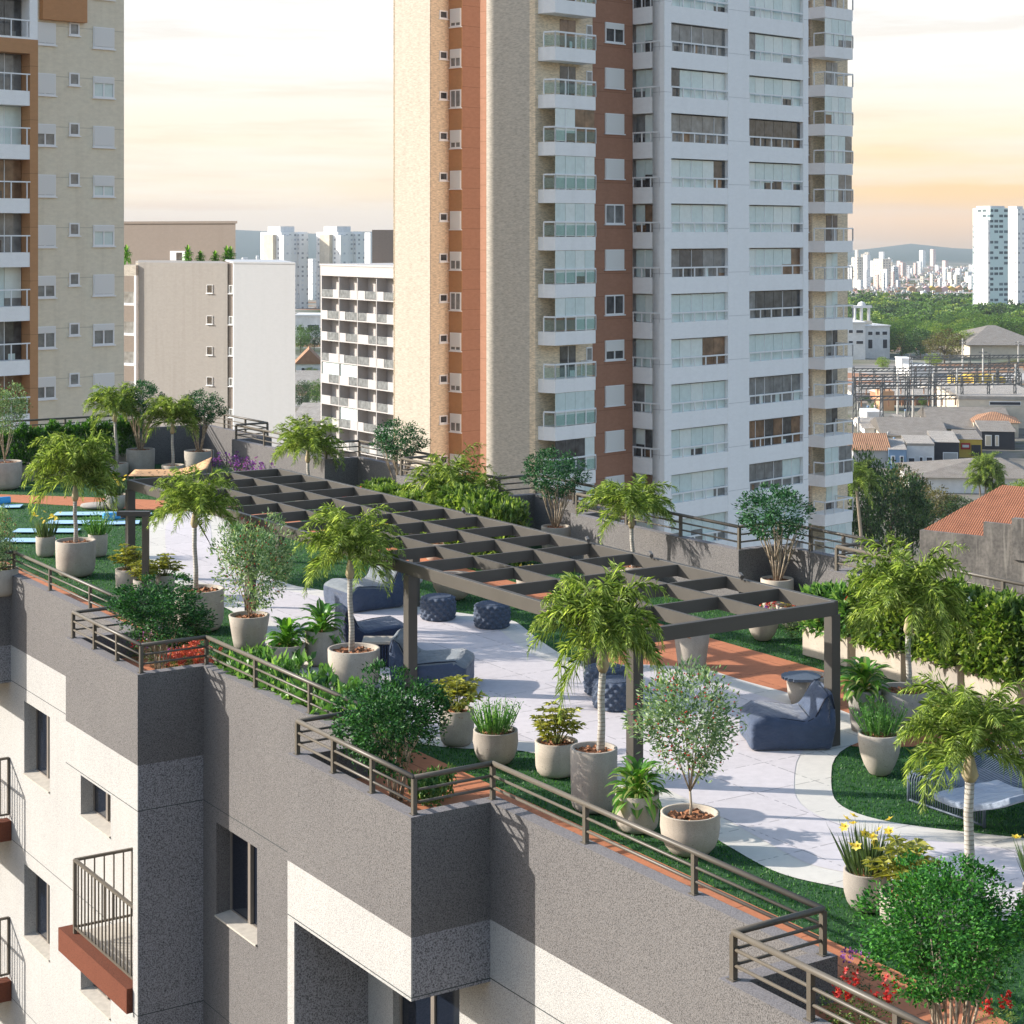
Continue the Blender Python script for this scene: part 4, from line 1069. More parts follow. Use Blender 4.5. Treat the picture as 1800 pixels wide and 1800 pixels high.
def beanbag(px, py, ang, s, label, m='denim', seat=None, wd=.95):
    X, Y = at(px, py); o = empty('beanbag_chair', (X, Y, .016), ang); tag(o, label, 'beanbag chair', 'blue fabric beanbag chairs')
    prof = [(-.62,0),(.60,0),(.64,.30),(.66,.62),(.60,.86),(.50,.80),(.34,.50),(.22,.44),(-.44,.52),(-.62,.42)]
    prof = [(x*s, z*s) for x, z in prof]
    bm = puffy(prof, wd*s, 4, .075*s); me = bpy.data.meshes.new('body'); bm.normal_update()
    me.materials.append(M[m]); me.materials.append(M[seat or m])
    for f in bm.faces:
        f.smooth = True
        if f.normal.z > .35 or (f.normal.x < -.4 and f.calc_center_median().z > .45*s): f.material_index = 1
    bm.to_mesh(me); bm.free(); link('body', me, o)
    pp = MB()
    for sd in (-1, 1):
        y = sd*(wd/2-.005)*s; pp.tube([(x*s, y, z*s) for x, z in ((-.60,.40),(-.44,.50),(-.1,.475),(.22,.425),(.35,.49),(.49,.76),(.585,.83),(.64,.62))], .011, 6)
    pp.build('piping', M['piping'], o, True)
    return o
beanbag(1381,1306,R(3),.97,'blue beanbag chair seen from its side by the front pergola post','denim',None,1.0)
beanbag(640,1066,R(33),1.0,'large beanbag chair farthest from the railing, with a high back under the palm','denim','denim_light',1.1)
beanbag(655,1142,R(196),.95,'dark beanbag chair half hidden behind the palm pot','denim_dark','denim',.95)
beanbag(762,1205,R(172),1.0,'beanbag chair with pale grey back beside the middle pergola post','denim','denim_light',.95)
# poufs of thick woven rope
def pouf_mesh():
    n, rows = 112, 36; mb = MB(); R0, h = .33, .44; vs = []; fs = []
    for j in range(rows+1):
        t = j/rows; z = h*t
        for i in range(n):
            a = 2*math.pi*i/n; cell = math.sin(a*14 + (math.pi if int(t*6.0) % 2 else 0)); rowb = abs(math.sin(math.pi*t*6))**.7
            rr = R0*(.90+.10*math.sin(math.pi*min(1,max(0,t)))**.6) + .024*cell*rowb + .012*rowb
            if t > .96: rr -= .03*(t-.96)/.04
            vs.append((rr*math.cos(a), rr*math.sin(a), z))
    for j in range(rows):
        for i in range(n): fs.append((j*n+i, j*n+(i+1)%n, (j+1)*n+(i+1)%n, (j+1)*n+i))
    mb.add(vs, fs)
    t = MB(); prof = []
    for k in range(19):
        q = k/18; prof.append(((R0*.9-.028)*(1-q), h + .012*math.sin(q*math.pi*6)**2 + .018*math.sin(q*math.pi/2)))
    t.lathe(prof, n); return mb, t
for px, py, lb in ((770,1094,'rope pouf nearest the pergola post, left of the pair'),(865,1108,'rope pouf standing alone on the white path'),(1064,1228,'rope pouf behind another pouf, partly hidden by the palm crown'),(1080,1253,'rope pouf in front, touching the palm trunk')):
    X, Y = at(px, py); Y += .28; X = xat(px, Y); o = empty('rope_pouf', (X,Y,.016), px); tag(o, lb, 'pouf', 'woven blue rope poufs')
    if 'POUF' not in globals(): POUF = pouf_mesh()
    POUF[0].build('side', M['pouf_light'], o, True); POUF[1].build('seat', M['pouf_light'], o, True)
# side tables
def cone_table(px, py, s, label):
    X, Y = at(px, py); o = empty('side_table', (X,Y,.016)); tag(o, label, 'side table')
    b = MB(); b.lathe([(.16*s,0),(.20*s,.40*s),(0,.40*s)][:2]+[(.0,.40*s)], 28); b.build('base', M['concrete_pale'], o, True)
    t = MB()
    for k in range(9):
        y = (-.30+.60*(k+.5)/9)*s; x = math.sqrt(max(0,(.31*s)**2-y*y)); t.box(-x, x, y-.028*s, y+.028*s, .401*s, .445*s)
    t.build('tabletop', M['woven'], o)
cone_table(1408,1238,1.0,'round slatted side table on a concrete cone behind the right beanbag')
X, Y = at(716,1062); o = empty('side_table', (X,Y,.016)); tag(o,'pale round table on three dark legs beside the largest beanbag','side table')
t = MB(); t.lathe([(.0,.43),(.30,.43),(.31,.45),(.31,.475),(.0,.48)], 32); t.build('tabletop', M['concrete_pale'], o, True)
for k in range(3):
    a = k*2.094+.5; q = MB(); q.tube([(.10*math.cos(a),.10*math.sin(a),.43),(.27*math.cos(a),.27*math.sin(a),0)], .014, 8); q.build('leg', M['rail_dark'], o)
X, Y = at(664,1170); o = empty('side_table', (X,Y,.016)); tag(o,'square stone topped side table with a dark base between two beanbags','side table')
t = MB(); t.box(-.26,.26,-.24,.24,.40,.45); t.build('tabletop', M['concrete'], o, bevel=.01); t = MB()
for k in range(9): t.box(-.22+.05*k, -.19+.05*k, -.2, .2, 0, .399)
t.build('base', M['denim_dark'], o)
# outdoor shower
X, Y = at(256,1062); o = empty('outdoor_shower', (X,Y,.012)); tag(o,'slim dark outdoor shower post with a flat arm between the yellow leafed shrubs','shower')
zt = zat(903,Y); k = MB(); k.box(-.065,.065,-.065,.065,0,zt-.055); k.build('post', M['rail'], o, bevel=.005)
k = MB(); k.box(xat(206,Y)-X, .09, -.07, .07, zt-.054, zt+.04); k.build('arm', M['rail_dark'], o, bevel=.006)
k = MB(); xx = xat(208,Y)-X; k.lathe([(0,zt-.09),(.06,zt-.09),(.05,zt-.058),(0,zt-.056)], 16, (xx+.1,0,0)); k.build('shower_head', M['rail_dark'], o)
k = MB(); k.tube([(xx,0,zt+.04),(xx,0,zt+.10),(xx-.03,0,zt+.13)], .015, 6); k.build('tap', M['rail_dark'], o)
# exercise mats and rolled mats
for px, py, l, ang, lb in ((38,953,1.55,-2,'blue exercise mat farthest left, partly behind the small daffodil pot'),(82,936,1.6,-1,'blue exercise mat behind the daffodil pot'),(135,921,1.5,0,'blue exercise mat behind the big palm trunk'),(150,906,1.6,2,'blue exercise mat behind the rushes'),(200,922,1.3,8,'blue exercise mat carrying a rolled mat near the shower'),(225,908,1.2,4,'blue exercise mat reaching the pergola post'),(-8,893,1.4,5,'blue exercise mat cut by the left edge')):
    X, Y = at(px, py); o = MB(); o.box(-l/2,l/2,-.29,.29,.0,.012); q = o.build('exercise_mat', M['mat_blue'], None, bevel=.004); q.location = (X,Y,.045); q.rotation_euler = (0,0,R(ang)); tag(q, lb, 'exercise mat', 'blue exercise mats on the lawn')
for px, py, lb in ((200,918,'bright blue rolled mat lying on a mat near the shower'),(0,890,'bright blue rolled mat at the left edge')):
    X, Y = at(px, py); o = MB(); o.tube([(-.28,0,0),(.28,0,0)], .10, 20); 
    for s in (-1, 1): o.lathe([(.02,0),(.095,0.0),(.095,.006),(.02,.006)], 16, (0,0,0)) if False else None
    q = o.build('rolled_mat', M['roll_blue'], None, True, bevel=.012); q.location = (X,Y,.158); q.rotation_euler = (0,0,R(25)); tag(q, lb, 'rolled mat', 'rolled blue mats')
# sling daybed between the far palms
Y = 55.5; X = xat(300,Y); o = empty('sling_daybed', (X,Y,.012), R(4)); tag(o,'spotted orange sling daybed with a raised pointed corner between the far palms','daybed')
mb = MB(); nx, ny = 14, 8; Lw = xat(368,Y)-xat(232,Y); vs = []
for i in range(nx+1):
    for j in range(ny+1):
        a, b = i/nx, j/ny; vs.append(((a-.5)*Lw, (b-.5)*1.5, .42-.16*math.sin(math.pi*a)*math.sin(math.pi*b)+.58*max(0,a-.55)**1.5*2.1*(.55+.45*b)))
mb.add(vs, [(i*(ny+1)+j,(i+1)*(ny+1)+j,(i+1)*(ny+1)+j+1,i*(ny+1)+j+1) for i in range(nx) for j in range(ny)])
f = mb.build('sling', M['sling'], o, True); sl = f.modifiers.new('s','SOLIDIFY'); sl.thickness = .012
for x, y, zz in ((-Lw/2,-.75,.42),(-Lw/2,.75,.42),(Lw/2,-.75,.62),(Lw/2,.75,1.0)):
    q = MB(); q.tube([(x,y,0),(x,y,zz)], .025, 8); q.build('leg', M['rail'], o)
# stone bowl bench on the lawn beyond the shower
X, Y = at(178,893); q = MB(); q.lathe([(0,0),(.38,0),(.46,.05),(.44,.10),(0,.11)], 24, sx=1.25); q = q.build('stone_seat', M['concrete_grey'], None, True); q.location = (X,Y,.012); tag(q,'flat grey stone seat on the mat lawn beside the far daffodil bowl','seat')
# woven loungers
def lounger(u, v, label, wd=1.28, back=True, cush='cushion'):
    o = empty('sun_lounger', (*W(u, v), .012), ROOF); tag(o, label, 'sun lounger', 'woven blue sun loungers on the right lawn')
    prof = [(0,.0),(0,.30),(.03,.36),(.10,.385),(.35,.36),(.65,.325),(1.0,.36),(1.35,.47),(1.65,.62),(1.72,.60)]
    n = 30; wv = MB()
    for i in range(n+1):
        x = -wd/2 + wd*i/n; wv.tube([(x,y,z) for y,z in prof], .011, 5)
    wv.build('woven_seat', M['woven'], o, True)
    fr = MB()
    for s in (-1, 1): fr.tube([(s*(wd/2+.02),y,z-.005) for y,z in prof], .022, 8)
    for y, z in ((0,.02),(.05,.355),(.65,.31),(1.35,.455),(1.66,.60)): fr.tube([(-wd/2,y,z),(wd/2,y,z)], .016, 6)
    fr.build('frame', M['woven'], o, True)
    for s in (-1, 1):
        lg = MB(); lg.tube([(s*(wd/2+.02),1.25,.42),(s*(wd/2+.02),1.35,0)], .02, 8); lg.build('leg', M['woven'], o)
    sp = [(.34,.375),(.65,.345),(1.0,.385),(1.34,.49),(1.6,.62),(1.57,.69),(1.3,.565),(.98,.455),(.65,.42),(.36,.445)]
    bm = puffy(sp, wd*.88, 3, .022, .012); me = bpy.data.meshes.new('cushion'); bm.to_mesh(me); bm.free(); me.materials.append(M[cush])
    for p in me.polygons: p.use_smooth = True
    link('cushion', me, o)
a = uv(1662,1432); lounger(a[0], a[1], 'woven lounger with upright rods in front, seen behind the near palm trunk')
a = uv(1800,1392); lounger(a[0]+.35, a[1]+.7, 'woven lounger with a pale cushion cut by the right edge', cush='white_seat')
# ================================================================ towers
def wallmat(name, c, var=.1, brick=0, streak=.2, lines=0):
    m, nt, b, _ = nodes(name); co = coord(nt)
    col = ramp(nt, noise(nt, coord(nt, 'pos', (1,1,2.2)), 2.4, 5, .65), [(.3, tuple(x*(1-var) for x in c)), (.7, tuple(min(.95,x*(1+var)) for x in c))])
    if brick:
        f = noise(nt, coord(nt, 'pos', (1.6,1.6,9)), 2.2, 2, .6)
        col = mix(nt, brick, col, mix(nt, 1, col, ramp(nt, f, [(.35,.62),(.6,1.12)]), 'MULTIPLY'))
    st = noise(nt, coord(nt, 'pos', (1.4,1.4,.07)), 1, 4)
    col = mix(nt, math_(nt, 'MULTIPLY', ramp(nt, st, [(.5,0),(.75,1)]), streak), col, mix(nt, 1, col, (.72,.70,.68), 'MULTIPLY'))
    if lines:
        sep = nt.nodes.new('ShaderNodeSeparateXYZ'); nt.links.new(co, sep.inputs[0])
        k = math_(nt, 'LESS_THAN', math_(nt, 'FRACT', math_(nt, 'DIVIDE', math_(nt, 'ADD', sep.outputs[2], 290.9), lines)), .05/lines)
        col = mix(nt, math_(nt, 'MULTIPLY', k, .45), col, tuple(x*.45 for x in c))
    nt.links.new(col, b.inputs['Base Color']); b.inputs['Roughness'].default_value = .9; b.inputs['Specular IOR Level'].default_value = .15; return m
M['t_cream'] = wallmat('cream_brick', (.52,.47,.395), .10, .5)
M['t_tan'] = wallmat('tan_brick', (.74,.61,.44), .10, .7)
M['t_orange'] = wallmat('orange_render', (.48,.255,.125), .06, 0, .1, 2.9)
M['t_brown'] = wallmat('brown_render', (.36,.19,.125), .08, 0, .15, 1.45)
M['t_white'] = wallmat('white_render', (.9,.89,.87), .03, 0, .12, 2.9)
M['t_whitep'] = wallmat('white_parapet', (.9,.88,.85), .03, 0, .18)
M['t_beige'] = wallmat('beige_render', (.72,.66,.52), .07, 0, .3, 2.9)
M['t_frame'] = flat('white_window_frame', (.80,.80,.79), .5)
M['t_shutter'] = flat('white_shutter', (.72,.72,.69), .6)
M['g_curtain'] = mat('pane_with_blind', (.60,.70,.67), .18, .06, 3, spec=.5)
M['g_curtain2'] = mat('pane_with_pale_blind', (.70,.76,.72), .2, .05, 3, spec=.5)
M['g_mid'] = mat('pane_grey', (.20,.205,.20), .12, .35, 1.8, spec=.6)
M['g_dark'] = mat('pane_dark', (.065,.065,.066), .1, .5, 2.2, spec=.6)
M['g_warm'] = mat('pane_warm_room', (.20,.12,.07), .15, .5, 1.5, spec=.5)
def clear():
    m, nt, b, out = nodes('clear_balustrade'); t = nt.nodes.new('ShaderNodeBsdfTransparent'); t.inputs[0].default_value = (.88,.94,.92,1)
    b.inputs['Base Color'].default_value = (.45,.55,.52,1); b.inputs['Roughness'].default_value = .1
    mx = nt.nodes.new('ShaderNodeMixShader'); mx.inputs[0].default_value = .14; nt.links.new(t.outputs[0], mx.inputs[1]); nt.links.new(b.outputs[0], mx.inputs[2]); nt.links.new(mx.outputs[0], out.inputs[0]); return m
M['g_clear'] = clear()
M['g_rail'] = glass('rail_glass', (.30,.37,.345), .12)
GL = ['g_curtain','g_curtain2','g_mid','g_dark','g_warm','t_frame','g_rail']
GM = None
def cam_local(o_world, ang):
    """returns tx(px, y0), ty(px, x0), loc(px, Y) for a frame turned by ang about o_world"""
    c, s = math.cos(ang), math.sin(ang); ox, oy = o_world
    def tx(px, y0):
        k = (px-900)/F      # ox + c*x - s*y = k (oy + s*x + c*y)
        return (k*(oy + c*y0) - ox + s*y0)/(c - k*s)
    def ty(px, x0):
        k = (px-900)/F
        return (k*(oy + s*x0) - ox - c*x0)/(-s - k*c)
    def loc(px, Y):
        X = (px-900)/F*Y; dx, dy = X-ox, Y-oy
        return (c*dx+s*dy, -s*dx+c*dy)
    return tx, ty, loc
def front(y0): return lambda a, d, z: (a, y0-d, z)
def side(x0): return lambda a, d, z: (x0-d, a, z)
rt = random.Random(17)
def win(root, fr, a0, a1, z0, z1, shut=0.0, fw=.09, dark='g_mid', name='window', split=True):
    w_ = MB(fr); w_.box(a0,a1,0,.07,z0,z0+fw); w_.box(a0,a1,0,.07,z1-fw,z1); w_.box(a0,a0+fw,0,.07,z0+fw,z1-fw); w_.box(a1-fw,a1,0,.07,z0+fw,z1-fw)
    w_.box(a0-.08,a1+.08,.0,.13,z0-.07,z0-.001)
    if split: w_.box((a0+a1)/2-.045,(a0+a1)/2+.045,0,.06,z0+fw,z1-fw)
    o = w_.build(name, M['t_frame'], root)
    p = MB(fr); p.box(a0+fw,a1-fw,.0,.02,z0+fw,z1-fw); p.build('pane', M[dark], o)
    if shut > 0:
        s = MB(fr); zt = z1-fw*.5; zb = zt-(z1-z0-fw)*shut; s.box(a0+fw*.5,a1-fw*.5,.071,.10,zb,zt); s.build('shutter', M['t_shutter'], o)
    return o
def panes(fr, a0, a1, z0, z1, zr, pn, style, d=.0):
    """tall enclosure panes; blinds drawn over some, rooms showing through others"""
    g = MB(fr); n = pn; st = (a1-a0)/n
    blind = [False]*n
    if style == 'blind': blind = [True]*n
    elif style == 'left': k = rt.randint(1, n-1); blind = [i < k for i in range(n)]
    elif style == 'right': k = rt.randint(1, n-1); blind = [i >= k for i in range(n)]
    base = rt.choice([2,2,3,3,4])
    for i in range(n):
        x0, x1 = a0+st*i, a0+st*(i+1)-.03
        if blind[i]:
            drop = 1.0 if rt.random() < .8 else rt.uniform(.45,.8); zb = z1-(z1-z0)*drop
            g.box(x0,x1,d,d+.03,zb,z1,rt.choice([0,0,1]))
            if drop < 1: g.box(x0,x1,d,d+.02,z0,zb-.001,base)
        else:
            g.box(x0,x1,d,d+.03,z0,z1,base if rt.random() < .75 else rt.choice([2,3]))
            if rt.random() < .5:      # a piece of furniture or a plant seen inside
                w_ = (x1-x0)*rt.uniform(.3,.7); xx = rt.uniform(x0,x1-w_); g.box(xx,xx+w_,d+.031,d+.034,z0,z0+rt.uniform(.2,.75),rt.choice([2,3,4,0]))
    for i in range(1, n):
        if rt.random() < .35: g.box(a0+st*i-.035,a0+st*i,d+.02,d+.06,z0,z1,5)
    return g
def rails(fr, a0, a1, zb, zr, n, d):
    r_ = MB(fr); r_.box(a0,a1,d,d+.08,zr-.10,zr,5)
    for i in range(n+1):
        x = a0+(a1-a0-.05)*i/n; r_.box(x,x+.08,d+.005,d+.06,zb,zr-.101,5)
    r_.box(a0,a1,d+.015,d+.03,zb+.03,zr-.10,6) if False else None
    return r_
def tower_main():
    Y0 = 119.6; ow = (xat(1168,Y0), Y0); A45 = R(45)
    o = empty('apartment_tower', (*ow, 0), A45); tag(o, 'tall cream, brown and white apartment tower with glazed balconies filling the middle of the view', 'apartment tower', 'apartment towers')
    tx, ty, loc = cam_local(ow, A45); ZB, ZT_ = -44, 40
    GM = [M[x] for x in GL]
    FL = [2.43+2.9*k for k in range(-6, 9)]         # handrail level of each storey
    # white corner block
    xa = tx(1421,0); yb = ty(1112,0)
    c1 = tx(1180,0); b1 = tx(1280,0); p1 = tx(1317,0); b2 = tx(1412,0)
    wf = MB()
    wf.box(.7,xa-.004,1.0,14,ZB,ZT_-.01); 
    for a, b in ((0,c1),(b1,p1),(b2,xa)): wf.box(a,b,0,1.0,ZB,ZT_)
    ys = ty(1160,0)
    wf.box(0,.5,1.001,ys,ZB,ZT_)
    for zr in FL:
        zb = zr-.55-.62
        for a, b in ((c1,b1),(p1,b2)): wf.box(a+.001,b-.001,.02,.999,zb-.55,zb+.52)
        wf.box(.02,.6,ys+.001,yb,zb-.55,zb+.50)
    wf.build('wall', M['t_white'], o)
    for zr in FL:
        z0, z1 = zr-.55-.10+.001, zr+1.1
        for a, b, n in ((c1,b1,5),(p1,b2,6)):
            st = rt.choice(['blind','blind','left','right','open','open']) 
            g = panes(front(.30), a, b, z0-.0, z1, zr, n, st); q = g.build('glazing', GM, o)
            r_ = rails(front(.05), a, b, z0, zr, 5, 0); r_.build('railing', GM, q)
        st = rt.choice(['blind','left','right','open']); g = panes(side(.30) if False else (lambda a,d,z: (.35-d,a,z)), ys, yb, z0, z1, zr, 3, st); q = g.build('glazing', GM, o)
        r_ = rails((lambda a,d,z: (.06-d,a,z)), ys, yb, z0, zr, 3, 0); r_.build('railing', GM, q)
    # brown wall with windows, brick wall behind the stacked balconies
    lf = loc(976,114.3); yo = lf[1]; xl = lf[0]; yw = max(yo+1.25, yb-.9)
    xb = tx(1047,yb)
    wb = MB(); wb.box(xb-.5,.003,yb,yb+10,ZB,ZT_-.02); wb.build('brown_wall', M['t_brown'], o)
    xk = tx(941,yw)
    kb = MB(); kb.box(xk,xb-.501,yw,yw+.5,ZB,ZT_-.03); kb.build('brick_wall', M['t_tan'], o)
    ye = ty(855,xk)
    kb = MB(); kb.box(xk,xb-.55,yw+.501,ye,ZB,ZT_-.035); kb.build('brick_wall', M['t_cream'], o)
    for zr in FL:
        a0, a1 = tx(1063,yb), tx(1096,yb); win(o, front(yb), a0, a1, zr-.15, zr+1.13, rt.choice([0,0,.3,.55,1,1,1]), dark=rt.choice(['g_mid','g_dark']))
        # stacked balcony with clipped corner
        x1 = tx(1047,yo); ch = xl; yl = ty(957,0) if False else yo+1.0
        xl0 = tx(956, yo+.75)
        poly = [(ch,yo),(x1,yo),(x1,yw-.002),(xl0,yw-.002),(xl0,yo+.75)]
        pb = MB(); pb.prism(poly, zr-1.78, zr-.95); bo = pb.build('balcony', M['t_whitep'], o)
        r_ = MB(); zz = [(xl0,yo+.75),(ch,yo),(x1,yo),(x1,yw-.05)]
        for (p, q) in zip(zz[:-1], zz[1:]):
            r_.bar((*p,zr-.04),(*q,zr-.04),.10,.10); n = max(1,int(math.dist(p,q)/.9))
            for i in range(n+1):
                x, y = p[0]+(q[0]-p[0])*i/n, p[1]+(q[1]-p[1])*i/n; r_.bar((x,y,zr-.95),(x,y,zr-.09),.075)
        r_.build('railing', M['t_frame'], bo)
        gb = MB()
        for (p, q) in zip(zz[:-1], zz[1:]): gb.bar((*p,zr-.55),(*q,zr-.55),.02,.62)
        gb.build('balustrade_glass', M['g_clear'], bo)
        dr = panes(front(yw-.0), tx(984,yw), tx(1012,yw), zr-.95, zr+.95, zr, 2, 'open'); dr.build('door', GM, bo)
        if rt.random() < .6:
            e = panes(front(yo+.06), ch+.05, x1-.05, zr-.90, zr+1.1, zr, 4, rt.choice(['left','right','blind'])); e.build('glazing', GM, bo)
        else:
            w2 = MB(front(yw)); a = tx(1030,yw); w2.box(a, a+.55, 0, .05, zr-.1, zr+.8, 5); w2.box(a+.07,a+.48,.051,.06,zr,zr+.72,2); w2.build('small_window', GM, bo)
    # rear wing
    q = loc(813,134.0); yr = q[1]
    xo = q[0]; yo2 = ty(790,xo); xi = tx(757,yo2); yl1 = ty(695,xi)
    wr = MB(); wr.box(xo,xo+14,yr,yo2+6,ZB,ZT_-.04); wr.build('brown_wall', M['t_brown'], o)
    wo_ = MB(); wo_.box(xo-.06,xo-.001,yr+.01,yo2,ZB,ZT_-.05); wo_.build('orange_strip', M['t_orange'], o)
    wr = MB(); wr.box(xi,xo-.002,yo2,yo2+4,ZB,ZT_-.06); wr.build('brick_wall', M['t_tan'], o)
    wr = MB(); wr.box(xi-.05,xi-.001,yo2+.02,yl1,ZB,ZT_-.07); wr.box(xi,xo+10,yo2+4.001,yl1,ZB,ZT_-.08); wr.build('brick_wall', M['t_cream'], o)
    zo = 23.58-(2.43+2.9*7)
    for zr in FL:
        win(o, side(xo-.06), ty(812,xo), ty(793,xo), zr+zo-1.30, zr+zo, rt.choice([0,.5,.7,1,.8]), dark='g_mid')
        win(o, front(yo2), tx(772,yo2), tx(786,yo2), zr+zo-.72, zr+zo-.12, 0, dark='g_dark', name='small_window', split=False)
    # right wing with stacked corner balconies
    l2 = loc(1450,139.0); y2 = l2[1]; x2 = l2[0]; yw2 = y2+1.6
    xr0 = tx(1428,yw2); xr1 = tx(1490,yw2)
    wr = MB(); wr.box(xr0,xr1,yw2,yw2+8,ZB,ZT_-.1); wr.build('brick_wall', M['t_tan'], o)
    ws = MB(); ws.box(tx(1419,yw2),xr0-.002,yw2+.3,yw2+7,ZB,ZT_-.1); ws.build('brown_wall', M['t_brown'], o)
    for zr in FL + [FL[-1]+2.9]:
        zr = zr-.33; xl0 = tx(1431,y2+1.0); x1 = tx(1499,y2)
        pb = MB(); pb.prism([(x2,y2),(x1,y2),(x1,yw2-.002),(xl0,yw2-.002),(xl0,y2+1.0)], zr-1.82, zr-.97); bo = pb.build('balcony', M['t_whitep'], o)
        r_ = MB(); zz = [(xl0,y2+1.0),(x2,y2),(x1,y2),(x1,yw2-.05)]
        for (p, q) in zip(zz[:-1], zz[1:]):
            r_.bar((*p,zr-.04),(*q,zr-.04),.10,.10); n = max(1,int(math.dist(p,q)/.9))
            for i in range(n+1):
                x, y = p[0]+(q[0]-p[0])*i/n, p[1]+(q[1]-p[1])*i/n; r_.bar((x,y,zr-.97),(x,y,zr-.09),.075)
        r_.build('railing', M['t_frame'], bo)
        dr = panes(front(yw2), tx(1452,yw2), tx(1472,yw2), zr-.97, zr+.95, zr, 2, rt.choice(['open','blind'])); dr.build('door', GM, bo)
        if rt.random() < .6:
            e = panes(front(y2+.06), x2+.05, x1-.05, zr-.95, zr+1.05, zr, 4, rt.choice(['blind','blind','left'])); e.build('glazing', GM, bo)
        win(o, front(yw2+.3), tx(1420.5,yw2), tx(1426,yw2), zr-.3, zr+.6, 0, dark='g_mid', name='small_window', split=False)
    rf = MB(); rf.box(.0,xa,0,14,ZT_+.001,ZT_+1.2); rf.build('roof', M['t_white'], o)
tower_main()
def tower_left():
    A45 = R(45); Yb = 100.6; a = (xat(25,Yb), Yb); tx0, ty0, _ = cam_local(a, A45)
    x67 = tx0(67,0); ow = (a[0]+x67*math.cos(A45), a[1]+x67*math.sin(A45))
    o = empty('apartment_tower', (*ow, 0), A45); tag(o, 'beige apartment tower with an orange brown frame and white shutters at the left edge', 'apartment tower', 'apartment towers')
    tx, ty, loc = cam_local(ow, A45); GM = [M[x] for x in GL]; ZB, ZT_ = -44, 40
    yw = loc(82,107.6)[1]
    xw1 = tx(218,yw)
    w_ = MB(); w_.box(-6,xw1,yw,yw+16,ZB,ZT_-.02); w_.build('wall', M['t_beige'], o)
    zt1 = zat(70,101.5); zt2 = zat(95,101.5)
    xs = tx(53,0); b = MB(); b.box(xs,0,0,1.2,ZB,zt1); b.box(-14,xs-.001,0,1.2,zt2,zt1); b.build('orange_frame', M['t_orange'], o)
    b = MB(); b.box(xs,0,.05,1.2,zt1+.001,ZT_); b.build('column', M['t_whitep'], o)
    ob = MB(); xo0, xo1 = tx(69,yw), tx(147,yw); ob.box(xo0,xo1,yw-.4,yw-.001,zat(40,109),ZT_-.03); ob.build('orange_panel', M['t_orange'], o)
    bk = MB(); bk.box(-14,-.01,1.21,yw-.01,ZB,ZT_-.05); bk.build('wall', M['t_whitep'], o)
    z0r = zat(129,101)
    for k in range(-7, 3):
        zr = z0r+2.9*k+ (0)
        p = MB(); p.box(-14,xs-.002,.03,1.2,zr-1.72,zr-.93); bo = p.build('balcony', M['t_whitep'], o)
        r_ = MB(front(.04)); r_.box(-14,xs,0,.07,zr-.07,zr)
        for i in range(15): r_.box(-14+i*.95,-14+i*.95+.05,.005,.06,zr-.93,zr-.071)
        r_.build('railing', M['t_frame'], bo)
        g = panes(front(.9), -14, xs-.01, zr-.93, zr+1.16, zr, 13, rt.choice(['open','open','left','right'])); g.build('glazing', GM, bo)
    zr0 = zat(137,111)
    for k in range(-8, 3):
        zt = zr0+2.9*k
        win(o, front(yw), tx(163,yw), tx(200,yw), zt-1.24, zt, rt.choice([.95,.95,.3,.95,.5]), dark=rt.choice(['g_mid','g_curtain']))
        win(o, front(yw), tx(121,yw), tx(139,yw), zt-.62, zt+.12, 0, dark='g_mid', name='small_window', split=False)
        win(o, front(yw), tx(60,yw), tx(97,yw), zt-1.28, zt-.02, rt.choice([.95,.3,.45,.95]), dark='g_mid')
tower_left()
M['m_tan'] = wallmat('tan_render', (.35,.325,.295), .06, 0, .35); M['m_white'] = wallmat('white_grey_render', (.46,.475,.485), .03, 0, .1); M['g_frame'] = wallmat('grid_frame', (.48,.455,.435), .04); M['g_back'] = wallmat('grid_back', (.50,.46,.435), .06); M['m_brown'] = wallmat('taupe_render', (.27,.225,.19), .05, 0, .2)
def pb_(mb, x0, x1, y0, y1, z0, z1, k=-.88):
    d = y1-y0; mb.prism([(x0,y0),(x1,y0),(x1+k*d,y1),(x0+k*d,y1)], z0, z1)
